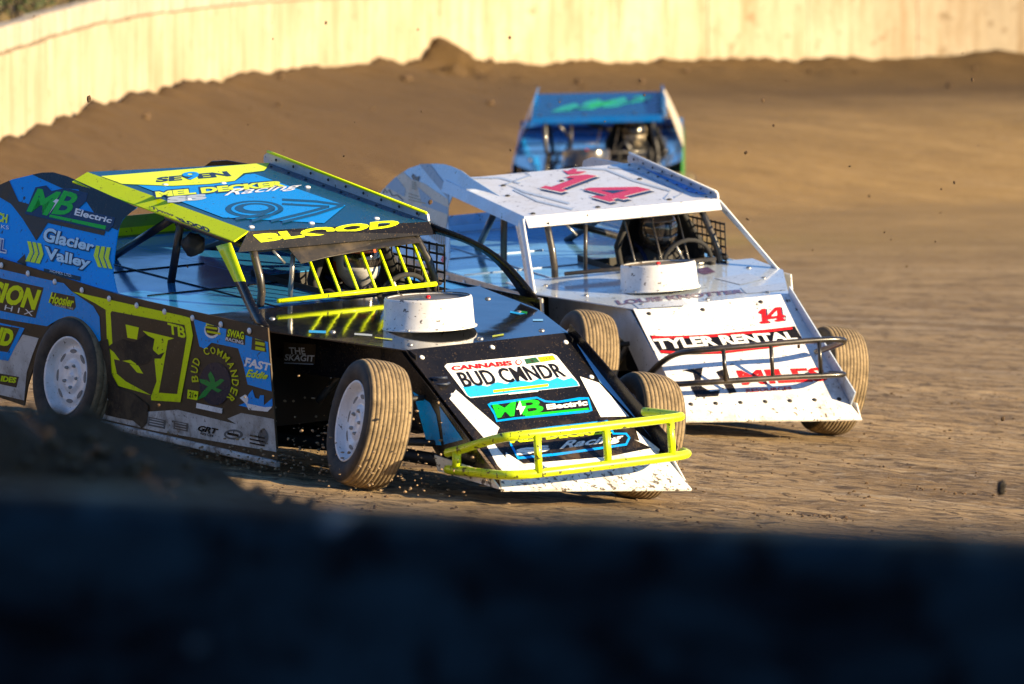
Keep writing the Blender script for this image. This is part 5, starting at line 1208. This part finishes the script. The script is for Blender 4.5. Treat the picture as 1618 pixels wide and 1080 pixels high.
    wheel(root, (xw, -.855, .335), 0, R(-1.5), -1, .24, rim, 6)
    wheel(root, (xw, .80, .335), 0, R(-1.5), 1, .27, rim, 6)
    for sgn in (-1, 1):
        tube('control_arm', [(-.12, sgn * .36, .26), (0, sgn * (tr / 2 - .12), .25)], .018, mech, root)
        tube('control_arm', [(.12, sgn * .36, .26), (0.01, sgn * (tr / 2 - .12), .25)], .018, mech, root)
        tube('control_arm', [(-.02, sgn * .40, .50), (0, sgn * (tr / 2 - .14), .46)], .015, mech, root)
        coil = [(0.02 + .055 * math.cos(q * .8), sgn * (.40 + q * .001) + .045 * math.sin(q * .8), .30 + q * .0042) for q in range(72)]
        tube('coil_spring', coil, .007, simple('spring_blue', (.02, .03, .06), .5), root, seg=6)
        tube('spindle', [(0, sgn * (tr / 2 - .16), .335), (0, sgn * (tr / 2 - .02), .335)], .05, mech, root)
    tube('rear_axle', [(xw, -.78, .335), (xw, -.1, .335), (xw, .1, .335), (xw, .74, .335)], [.04, .045, .045, .04], mech, root)
    v, f = lathe_geo([(-.12, .05), (-.09, .13), (0, .16), (.09, .13), (.12, .05)], 20, 'Y')
    mk('differential', v, f, mech, root, True, local=Matrix.Translation((xw, 0, .335)))
    # --- vinyl and lettering
    for (c, pan, nm, lay, col, kind, data, kw) in DECALS:
        if c != cid or name == 'x' or 'nodecal' in opt: continue
        par = PARTS[pan]
        S_, N_ = surf(PN[pan])
        off = .0018 + .0011 * lay
        if kind == 'poly':
            pl = data
            ar = sum(p[0] * q[1] - q[0] * p[1] for p, q in ring(pl))
            if ar < 0: pl = pl[::-1]
            if pan in ('roof', 'nose', 'visor', 'flange', 'lip'): pl = clip(pl, SQ)
            elif pan == 'sail': pl = clip(pl, ring(hull(sst)))
            elif pan == 'side':
                q = [st_side(x, z) for x, z in [(xr + .03, .208), (sb - .004, .208), (sf - .004, ztop[2][1] - .004), (ztop[1][0], ztop[1][1] - .004), (xr + .03, ztop[0][1] - .004)]]
                pl = clip(pl, ring(q))
            if len(pl) < 3: continue
            geo = poly_tris(pl, .09 if pan == 'nose' else None)
        else:
            s, cs = data
            vs, fs = text_geo(s, kw.get('bold', 0), kw.get('shear', 0))
            (ax_, ay_), (bx_, by_), (cx_, cy_), (dx_, dy_) = cs
            vs = [((1 - x) * (1 - y) * ax_ + x * (1 - y) * bx_ + x * y * cx_ + (1 - x) * y * dx_, (1 - x) * (1 - y) * ay_ + x * (1 - y) * by_ + x * y * cy_ + (1 - x) * y * dy_) for x, y in vs]
            geo = (vs, fs)
        on_surface(nm, geo, (S_, N_), pm(col), par, off)
    # row of fasteners along the top of the right side
    if 'nodecal' not in opt:
        for q in range(11):
            x = -3.75 + q * .27 + (0 if cid == '1' else .25)
            z = lerp_path(ztop, x) - .035
            ob = bolt_at((x, -YR - .0045, z), (0, -1, 0), wht, PARTS['side'], .017, .009)
    return root, BM, hd

lime, blk, wht = pm('lime'), pm('black'), pm('white')
INT = paint('deck_blue', (.03, .26, .62), .13, .25, coat=.5)
def gloss(name, col, r=.12, d=.25, coat=.6): return paint(name, col, r, d, coat=coat)
base1 = dict(
    side=pm('brownblack'), sideL=pm('black'), sail=pm('blue'), sailL=pm('black'), roof=pm('navyroof'), visor=blk, flange=lime, flangeL=blk, spoiler=paint('spoiler_grey', (.50, .52, .55), .5, .4), spoiler_edge=lime,
    bolt=wht, hood=gloss('hood_black', (.010, .014, .022), .06, .12, 1.0), deck=INT, deckline=blk, tail=paint('tail_green', (.20, .42, .02), .4, .5), tail2=pm('lime'), bars=lime, strip=paint('strip_black', (.02, .018, .015), .5, .6), net=SUEDE(),
    pillar=blk, pillar_top=lime, bulge=.085, bulgeR=-.03, pw=(.10, .16), pwR=(.10, .14), nose=blk, lip=paint('lip_white', (.80, .79, .76), .45, .35, muddy=.10, low=.45), noseside=blk, fin=blk, nbolt=wht, hoodside=blk,
    nose_bolts=[(.07, .62), (.93, .66), (.06, .93), (.94, .93), (.08, .22), (.5, .95)],
    bumper=[([(.30, -.60, .355), (.46, -.605, .40), (.70, -.615, .475), (.86, -.605, .515), (.90, -.30, .518), (.90, .20, .518), (.88, .44, .515), (.84, .50, .512), (.55, .47, .50)], .024),
            ([(.30, -.60, .27), (.60, -.61, .292), (.88, -.61, .312), (.92, -.30, .318), (.92, .20, .320), (.90, .50, .318), (.78, .55, .312)], .024)],
    bumper_posts=[([(.385, -.602, .375), (.385, -.602, .285)], .024), ([(.895, -.46, .514), (.912, -.46, .318)], .020), ([(.90, -.03, .517), (.92, -.03, .320)], .020), ([(.89, .385, .514), (.91, .385, .320)], .020)],
    bumper_mat=paint('bumper_lime', COL['lime'], .35, .15, muddy=.06, low=.3), drum=(-.62, -.07, .851), drum_mat=paint('drum_white', (.78, .78, .77), .4, .35, low=0, muddy=.035), lid_mat=paint('lid_grey', (.12, .115, .11), .4, .3, low=0))
M1 = Matrix(((0.5792, 0.8111, 0.0821, -0.0545), (-0.8137, 0.5813, -0.0027, 45.8834), (-0.0499, -0.0652, 0.9966, 0.0071), (0, 0, 0, 1)))
car1, BM1, hd1 = build_car('1', DIMS['1'], M1, .1293, .034, 2.757, 1.74, base1, 'black and blue race car with lime bumper and lime roof stripe, nearest the camera', (R(-16), R(-6)))

pale = paint('wrap_white', (.74, .76, .80), .28, .32, muddy=.02)
base2 = dict(base1)
base2.update(side=paint('side_pale', (.62, .58, .52), .35, .5), sideL=wht, sail=paint('sail_pale', (.34, .48, .68), .22, .3), sailL=pale, roof=pale, visor=paint('visor_white', (.78, .76, .76), .35, .25), flange=paint('flange_pale', (.36, .50, .72), .25, .3),
    flangeL=pale, spoiler=paint('spoiler_pale', (.46, .48, .55), .4, .3), spoiler_edge=wht, bolt=DARK(), hood=paint('hood_white', (.60, .69, .80), .10, .32, coat=.7, muddy=.02), deck=gloss('deck_sky', (.20, .50, .82)), deckline=pm('paleblue'),
    tail=gloss('tail_sky', (.10, .36, .68), .2), tail2=pm('skyblue'), bars=BLACKTUBE(), strip=SUEDE(), pillar=wht, pillar_top=wht, bulge=.0, bulgeR=.0, pw=(.07, .085), pwR=(.12, .14), nose=paint('nose_white', (.79, .79, .80), .32, .30, low=.5, muddy=.025), lip=paint('lip_white2', (.80, .77, .72), .45, .3, muddy=.05, low=.45),
    noseside=paint('noseside_pale', (.60, .62, .66), .35, .4), fin=pm('paleblue'), nbolt=DARK(), hoodside=paint('hoodside_pale', (.58, .57, .56), .35, .5),
    nose_bolts=[(.08, .94), (.42, .93), (.80, .95)] + [(.06 + q * .148, .055) for q in range(7)],
    bumper=[([(0.300, -0.537, 0.446), (0.480, -0.542, 0.531), (0.700, -0.532, 0.611), (0.850, -0.477, 0.638), (0.890, -0.257, 0.641), (0.890, 0.143, 0.638), (0.880, 0.383, 0.631), (0.860, 0.513, 0.616), (0.780, 0.543, 0.586), (0.500, 0.483, 0.506)], .018),
            ([(0.350, -0.537, 0.386), (0.700, -0.542, 0.426), (0.860, -0.487, 0.444), (0.900, -0.257, 0.442), (0.900, 0.143, 0.428), (0.890, 0.443, 0.410), (0.860, 0.513, 0.406), (0.650, 0.503, 0.386)], .018)],
    bumper_posts=[([(0.885, -0.297, 0.638), (0.900, -0.297, 0.443)], .013), ([(0.890, 0.013, 0.638), (0.900, 0.013, 0.433)], .013), ([(0.885, 0.333, 0.632), (0.895, 0.333, 0.416)], .013)],
    bumper_mat=paint('bumper_black', (.012, .011, .011), .3, .3), drum=(-.51, -.10, .845), drum_mat=base1['drum_mat'], lid_mat=paint('lid_tan', (.16, .125, .085), .6, .4, low=0))
M2 = Matrix(((0.3798, 0.9214, 0.0821, 1.1738), (-0.9244, 0.3813, -0.0027, 53.892), (-0.0338, -0.0749, 0.9966, -0.0724), (0, 0, 0, 1)))
car2, BM2, hd2 = build_car('2', DIMS['2'], M2, .1507, .028, 2.77, 1.663, base2, 'white race car with red number 14 and black bumper, second in line', (R(-4), R(-4)))

base3 = dict(base2)
base3.update(side=pm('blue'), sideL=pm('leaf'), sail=pm('blue'), sailL=pm('beige'), roof=pm('roof3'), visor=paint('visor3', (.002, .10, .34), .3, .1), flange=pm('roof3'), flangeL=pm('roof3'), spoiler=pm('roof3'), spoiler_edge=pm('roof3'),
    hood=gloss('hood_black', (.010, .014, .022), .06, .12, 1.0), deck=gloss('deck_blue3', (.015, .10, .30)), deckline=blk, tail=gloss('tail_blue3', (.02, .14, .4)), tail2=pm('navy'), pillar=pm('black'), pillar_top=pm('black'), bulge=.03, bulgeR=.03, pwR=(.07, .085), nose=blk, lip=blk, noseside=blk, fin=pm('green'), hoodside=blk,
    bumper_mat=BLACKTUBE(), drum_mat=gloss('drum_dark', (.02, .025, .03), .25), lid_mat=DARK(), bars=BLACKTUBE())
yaw3 = R(-91.6)
M3 = Matrix.Translation((.83, 86.7, -.055)) @ Matrix.Rotation(yaw3, 4, 'Z')
car3, BM3, hd3 = build_car('2', DIMS['2'], M3, .02, .07, 2.77, 1.663, base3, 'dark blue race car with green marks on its roof, farthest back', (0, R(-2)), opt=('nodecal', 'lowsail'))
# roof marks of the far car
r3 = [o for o in car3.children if o.name.startswith('roof') and not o.name.startswith('roof_')][0]
PN3 = panels(DIMS['2'])
for sh_, cl_ in (([(.14, .20), (.22, .42), (.32, .56), (.36, .44), (.30, .24)], 'teal'), ([(.34, .30), (.40, .60), (.50, .72), (.56, .50), (.46, .26)], 'teal'), ([(.52, .34), (.60, .68), (.70, .78), (.74, .54), (.64, .36)], 'teal'),
                 ([(.74, .50), (.78, .80), (.92, .84), (.90, .64)], 'teal'), ([(.42, .34), (.54, .46), (.66, .60), (.58, .62), (.44, .50)], 'green'), ([(.20, .24), (.44, .38), (.40, .42)], 'navy'), ([(.60, .44), (.84, .70), (.80, .74)], 'navy')):
    on_surface('roof_number', poly_tris(sh_), surf(PN3['roof']), pm(cl_), r3, .003 if cl_ == 'teal' else .0045 if cl_ == 'green' else .006)

# ---------------------------------------------------------------- drivers
def driver(label, M, hd, suit, shell, trim, cid):
    me = bpy.data.meshes.new('person')
    h = Vector(hd)
    P = {}
    P['pelvis'] = (Vector((h.x - .02, h.y, .46)), .15)
    P['belly'] = (Vector((h.x - .06, h.y, .60)), .145)
    P['chest'] = (Vector((h.x - .08, h.y, .76)), .155)
    P['neck'] = (Vector((h.x - .04, h.y, h.z - .14)), .06)
    P['head'] = (Vector((h.x, h.y, h.z - .02)), .085)
    P['crown'] = (Vector((h.x - .01, h.y, h.z + .06)), .075)
    E = [('pelvis', 'belly'), ('belly', 'chest'), ('chest', 'neck'), ('neck', 'head'), ('head', 'crown')]
    for s, n in ((-1, 'r'), (1, 'l')):
        y = h.y
        wr = Vector((h.x + .36, y + s * .165, h.z - .20))
        P['sh' + n] = (Vector((h.x - .06, y + s * .19, h.z - .22)), .072)
        P['el' + n] = (Vector((h.x + .14, y + s * .25, h.z - .40)), .050)
        P['wr' + n] = (wr, .032)
        P['pa' + n] = (wr + Vector((.055, -s * .004, .015)), .034)
        E += [('chest', 'sh' + n), ('sh' + n, 'el' + n), ('el' + n, 'wr' + n), ('wr' + n, 'pa' + n)]
        for q in range(4):
            f0 = wr + Vector((.085, s * .016, .040 - q * .021)); f1 = f0 + Vector((.018, -s * .022, .0)); f2 = f1 + Vector((-.022, -s * .018, -.002))
            a, b, c = 'f%s%d' % (n, q), 'g%s%d' % (n, q), 'i%s%d' % (n, q)
            P[a] = (f0, .0095); P[b] = (f1, .009); P[c] = (f2, .008)
            E += [('pa' + n, a), (a, b), (b, c)]
        P['t1' + n] = (wr + Vector((.05, -s * .034, .035)), .011); P['t2' + n] = (wr + Vector((.075, -s * .045, .048)), .009)
        E += [('pa' + n, 't1' + n), ('t1' + n, 't2' + n)]
        P['hi' + n] = (Vector((h.x + .05, y + s * .10, .45)), .095)
        P['kn' + n] = (Vector((h.x + .46, y + s * .15, .56)), .068)
        P['an' + n] = (Vector((h.x + .84, y + s * .11, .37)), .042)
        P['to' + n] = (Vector((h.x + .95, y + s * .11, .45)), .035)
        E += [('pelvis', 'hi' + n), ('hi' + n, 'kn' + n), ('kn' + n, 'an' + n), ('an' + n, 'to' + n)]
    keys = list(P)
    me.from_pydata([P[k][0] for k in keys], [(keys.index(a), keys.index(b)) for a, b in E], [])
    me.materials.append(suit)
    ob = bpy.data.objects.new('person', me)
    scn.collection.objects.link(ob)
    sk = ob.modifiers.new('skin', 'SKIN'); sk.use_smooth_shade = True
    for i, k in enumerate(keys):
        sv = me.skin_vertices[0].data[i]; sv.radius = (P[k][1], P[k][1]); sv.use_root = (k == 'pelvis')
    sb_ = ob.modifiers.new('sub', 'SUBSURF'); sb_.levels = 1; sb_.render_levels = 1
    ob.matrix_basis = M
    tag(ob, label, 'person', 'drivers in the cars')
    # full-face helmet: shell with an eye opening, chin bar, visor
    def helm(u, v, grow=1.0):
        th, ph = (u - .5) * 2 * math.pi, (v - .5) * math.pi
        x, y, z = math.cos(ph) * math.cos(th), math.cos(ph) * math.sin(th), math.sin(ph)
        r = 1.0
        X = x * (.152 if x < 0 else .148); Y = y * .122; Z = z * (.135 if z > 0 else .165)
        if x > .3 and z < -.1: X += .030 * min(1, (-z - .1) * 2.4) * (x - .3)
        if z < -.55: X *= .92; Y *= .93
        return Vector((X, Y, Z)) * grow + h
    nu, nv = 40, 22
    vs = [helm(i / nu, .06 + .94 * j / nv) for j in range(nv + 1) for i in range(nu)]
    fs = []; vf = []; cols = []
    for j in range(nv):
        for i in range(nu):
            q = (j * nu + i, j * nu + (i + 1) % nu, (j + 1) * nu + (i + 1) % nu, (j + 1) * nu + i)
            u = (i + .5) / nu; vv = .06 + .94 * (j + .5) / nv
            if abs(u - .5) < .19 and .44 < vv < .61: vf.append(q)
            else:
                fs.append(q); cols.append(1 if (.62 < vv < .72 or (abs(u - .5) > .28 and vv < .5)) else 0)
    hm = mk('helmet', vs, fs, [shell, trim], ob, True, cols)
    solid(hm, .014, -1)
    vis = mk('visor_glass', [p for p in vs], vf, gloss('visor_dark', (.012, .012, .014), .06, .1), hm, True)
    bm = bmesh.new(); bm.from_mesh(vis.data)
    bmesh.ops.delete(bm, geom=[v for v in bm.verts if not v.link_faces], context='VERTS')
    bm.to_mesh(vis.data); bm.free()
    # shoulder harness
    for s in (-1, 1):
        tube('harness_strap', [(h.x - .16, h.y + s * .10, h.z - .10), (h.x - .04, h.y + s * .10, h.z - .13), (h.x + .075, h.y + s * .085, h.z - .30), (h.x + .10, h.y + s * .03, .52)], .018, pm('navy') if s < 0 else SUEDE(), ob, 1, seg=6)
    return ob
suit1 = simple('suit_dark', (.02, .018, .02), .8); suit2 = simple('suit_charcoal', (.03, .028, .028), .8)
driver('driver in dark suit and orange and silver helmet inside the black and blue car', M1 @ BM1, hd1, suit1, gloss('helmet_silver', (.45, .45, .46), .1), gloss('helmet_orange', (.55, .10, .03), .15), '1')
driver('driver in black suit and glossy black helmet inside the white car', M2 @ BM2, hd2, suit2, gloss('helmet_black', (.02, .018, .018), .08), gloss('helmet_brown', (.10, .06, .04), .15), '2')
driver('driver in black suit and cream helmet inside the far blue car', M3 @ BM3, hd3, suit2, gloss('helmet_cream', (.50, .42, .30), .15), gloss('helmet_black', (.02, .018, .018), .08), '3')

# ---------------------------------------------------------------- dirt: clods lying on the clay, flying lumps
def blob(r, seed, sub=1):
    bm = bmesh.new(); bmesh.ops.create_icosphere(bm, subdivisions=sub, radius=1)
    q = random.Random(seed); sx, sy, sz = q.uniform(.6, 1.3), q.uniform(.6, 1.2), q.uniform(.45, .9)
    for v in bm.verts:
        k = 1 + .38 * noise.noise(v.co * 1.7 + Vector((seed * 3.1, 0, 0)))
        v.co = Vector((v.co.x * sx, v.co.y * sy, v.co.z * sz)) * k * r
    vs = [v.co.copy() for v in bm.verts]; fs = [tuple(x.index for x in f.verts) for f in bm.faces]
    bm.free(); return vs, fs
BL = [blob(1, k) for k in range(8)]
CLOD = simple('clod_dirt', (.095, .056, .026), .95, bump=(40, .5))
CHIP = simple('dry_clay_chip', (.26, .18, .10), .95)
vs, fs = [], []
def add_blob(p, r, q):
    b = BL[q.randrange(8)]
    a = q.uniform(0, 6.3); c, s = math.cos(a), math.sin(a)
    n = len(vs)
    for v in b[0]: vs.append((p[0] + r * (v.x * c - v.y * s), p[1] + r * (v.x * s + v.y * c), p[2] + r * v.z))
    for f in b[1]: fs.append(tuple(i + n for i in f))
q = random.Random(5)
for _ in range(5200):
    x = q.uniform(-3.4, 4.6); y = 42 + 20 * q.random() ** 1.3
    if noise.noise((x * .7, y * .4, 2.2)) < -.05 and q.random() < .7: continue
    r = .0025 + .010 * q.random() ** 4
    add_blob((x, y, ground_z(x, y) + r * .2), r, q)
for cxy, n, sp in (((1.62, 46.2), 40, .13), ((2.45, 49.5), 24, .10), ((-.9, 44.6), 40, .4)):       # raked-up patches
    for _ in range(n):
        x = q.gauss(cxy[0], sp); y = q.gauss(cxy[1], sp * .8); r = q.uniform(.004, .013)
        add_blob((x, y, ground_z(x, y) + r * .3), r, q)
tag(mk('loose_clods', vs, fs, CLOD), 'loose brown clods scattered over the clay track', 'dirt', kind='stuff')
vs, fs = [], []
for _ in range(140):                                    # crumbs on the far berm
    t = q.random(); i = int(t * (len(RS) - 1)); p = RS[i][0]
    if p.y < 76 or p.x > 9: continue
    a = RS[min(i + 1, len(RS) - 1)][0] - p; nrm = Vector((a.y, -a.x, 0)).normalized()
    d = q.random() ** 1.6 * 3.2
    x, y = p.x + nrm.x * d, p.y + nrm.y * d; r = .015 + .06 * q.random() ** 3
    add_blob((x, y, ground_z(x, y) + r * .3), r, q)
for _ in range(900):                                    # crumbs on the near berm
    x = q.uniform(-2.4, .9); y = q.gauss(25.6, .6); r = .008 + .032 * q.random() ** 3
    add_blob((x, y, ground_z(x, y) + r * .3), r, q)
tag(mk('berm_crumbs', vs, fs, CLOD), 'crumbly lumps on the dirt banks beside the walls', 'dirt', kind='stuff')
# chips thrown up around the front wheel of the nearest car
vs, fs = [], []
for _ in range(420):
    p = M1 @ Vector((q.gauss(-.25, .45), -.80 + q.gauss(0, .22), abs(q.gauss(.03, .17)) + .02))
    add_blob(p, q.uniform(.003, .011), q)
for _ in range(160):
    p = M1 @ Vector((q.uniform(-2.4, .6), -.98 + q.gauss(0, .10), abs(q.gauss(.0, .07)) + .01))
    add_blob(p, q.uniform(.003, .010), q)
tag(mk('dirt_spray', vs, fs, CHIP), 'spray of tan clay chips thrown up by the nearest front wheel', 'dirt', kind='stuff')
# single lumps in the air
clod_me = []
for k in range(4):
    me = bpy.data.meshes.new('flying_clod'); v, f = blob(1, 20 + k); me.from_pydata(v, [], f); me.materials.append(CLOD); me.update(); clod_me.append(me)
for k in range(84):
    o = bpy.data.objects.new('flying_clod', clod_me[k % 4]); link(o)
    y = q.uniform(46, 66)
    px = q.uniform(30, 1600); py = q.uniform(20, 560) if q.random() < .85 else q.uniform(560, 800)
    x = (px - 809) * y / 13963; z = CAM_Z + y * ((540 - py) / 13963 - math.tan(R(2.5)))
    gz = ground_z(x, y, False)
    z = max(z, gz + .08)
    o.location = (x, y, z)
    r = .004 + .009 * q.random() ** 2
    o.scale = (r, r, r * q.uniform(1.0, 2.2)); o.rotation_euler = (q.uniform(-.5, .5), q.uniform(-.6, .6), q.uniform(0, 6))
    tag(o, 'small dark clod of dirt flying through the air above the track', 'dirt clod', 'small clods in the air')
o = bpy.data.objects.new('flying_clod', clod_me[1]); link(o)
o.location = (2.05, 37.0, CAM_Z + 37.0 * ((540 - 771) / 13963 - math.tan(R(2.5)))); o.scale = (.028, .028, .055); o.rotation_euler = (.2, .25, .4)
o.material_slots[0].link = 'OBJECT'; o.material_slots[0].material = simple('dark_clod', (.012, .009, .006), .9)  # darker colour than the other clods
tag(o, 'largest dark clod in the air, at the far right above the track', 'dirt clod', 'small clods in the air')

# ---------------------------------------------------------------- weeds and shrubs on the bank behind the far wall
LEAF = simple('bank_leaf', (.045, .062, .016), .7)
DRY = simple('dry_grass', (.20, .15, .06), .8)
def shrub(x, y, h, label):
    z = ground_z(x, y)
    root = bpy.data.objects.new('shrub', None); link(root); root.location = (x, y, z)
    tag(root, label, 'shrub', 'shrubs behind the far wall')
    for k in range(5):
        a = q.uniform(0, 6.28); l = h * q.uniform(.5, .9)
        tube('stem', [(0, 0, 0), (math.cos(a) * l * .2, math.sin(a) * l * .2, l * .5), (math.cos(a) * l * .45, math.sin(a) * l * .45, l)], [.02, .014, .006], simple('stem_bark', (.06, .045, .03), .9), root, seg=6)
    v, f = [], []
    for _ in range(900):
        d = Vector((q.gauss(0, 1), q.gauss(0, 1), q.gauss(0, 1))).normalized() * (q.random() ** .4)
        c = Vector((d.x * h * .55, d.y * h * .55, h * .62 + d.z * h * .42)) * (1 + .25 * noise.noise(d * 2.2 + Vector((x, 0, 0))))
        u = Vector((q.gauss(0, 1), q.gauss(0, 1), q.gauss(0, .6))).normalized(); w = u.orthogonal().normalized()
        s = q.uniform(.025, .055); n = len(v)
        v += [c - u * s, c + w * s * .45, c + u * s, c - w * s * .45]; f.append((n, n + 1, n + 2, n + 3))
    mk('foliage', v, f, LEAF, root)
for (x, y, h, lb) in ((-5.25, 84.2, .85, 'low dark shrub behind the far wall, left end of the frame'), (-5.0, 89.5, .9, 'dark leafy shrub behind the far wall, top left corner'), (-4.6, 96.5, .6, 'small shrub behind the far wall, right of the corner shrubs'), (-5.6, 78.5, .8, 'shrub behind the far wall at the left picture edge')):
    shrub(x, y, h, lb)
v, f = [], []
for _ in range(6000):
    i = q.randrange(40, len(RS) - 2); p = RS[i][0]
    if p.y < 66 or p.x > 9: continue
    a = RS[i + 1][0] - p; nrm = Vector((-a.y, a.x, 0)).normalized(); d = q.uniform(.45, 2.2)
    x, y = p.x + nrm.x * d, p.y + nrm.y * d; z = ground_z(x, y)
    hh = q.uniform(.08, .30); an = q.uniform(0, 6.3); w = .008
    dx, dy = math.cos(an) * w, math.sin(an) * w; l = (q.gauss(0, .06), q.gauss(0, .06)); n = len(v)
    v += [(x - dx, y - dy, z - .02), (x + dx, y + dy, z - .02), (x + l[0], y + l[1], z + hh)]; f.append((n, n + 1, n + 2))
tag(mk('dry_grass', v, f, DRY), 'dry grass on the bank behind the far wall', 'grass', kind='stuff')

# ---------------------------------------------------------------- unseen timber structure added outside the picture to shade the near bank
TIMBER = simple('weathered_timber', (.16, .12, .08), .85)
stand = bpy.data.objects.new('added_shade_stand', None); link(stand); stand.location = (13.0, 18.5, ground_z(13, 18.5, False))
tag(stand, 'unseen timber structure added right of the picture to shade the near bank', 'stand')
for i in range(14):
    box('board', (0, -4.6 + i * .70, 3.2), (.05, .67, 6.2), TIMBER, stand, bev=.006)
for i in range(6):
    box('shade_stand_plank', (.5 + i * .55, 0, 4.6 - i * .62), (.30, 9.6, .05), TIMBER, stand, bev=.008)
for sy in (-4.5, 0, 4.5):
    tube('post', [(.10, sy, 0), (.10, sy, 6.4)], .08, TIMBER, stand, seg=8)
    tube('brace', [(.12, sy, 5.0), (3.4, sy, .1)], .06, TIMBER, stand, seg=8)
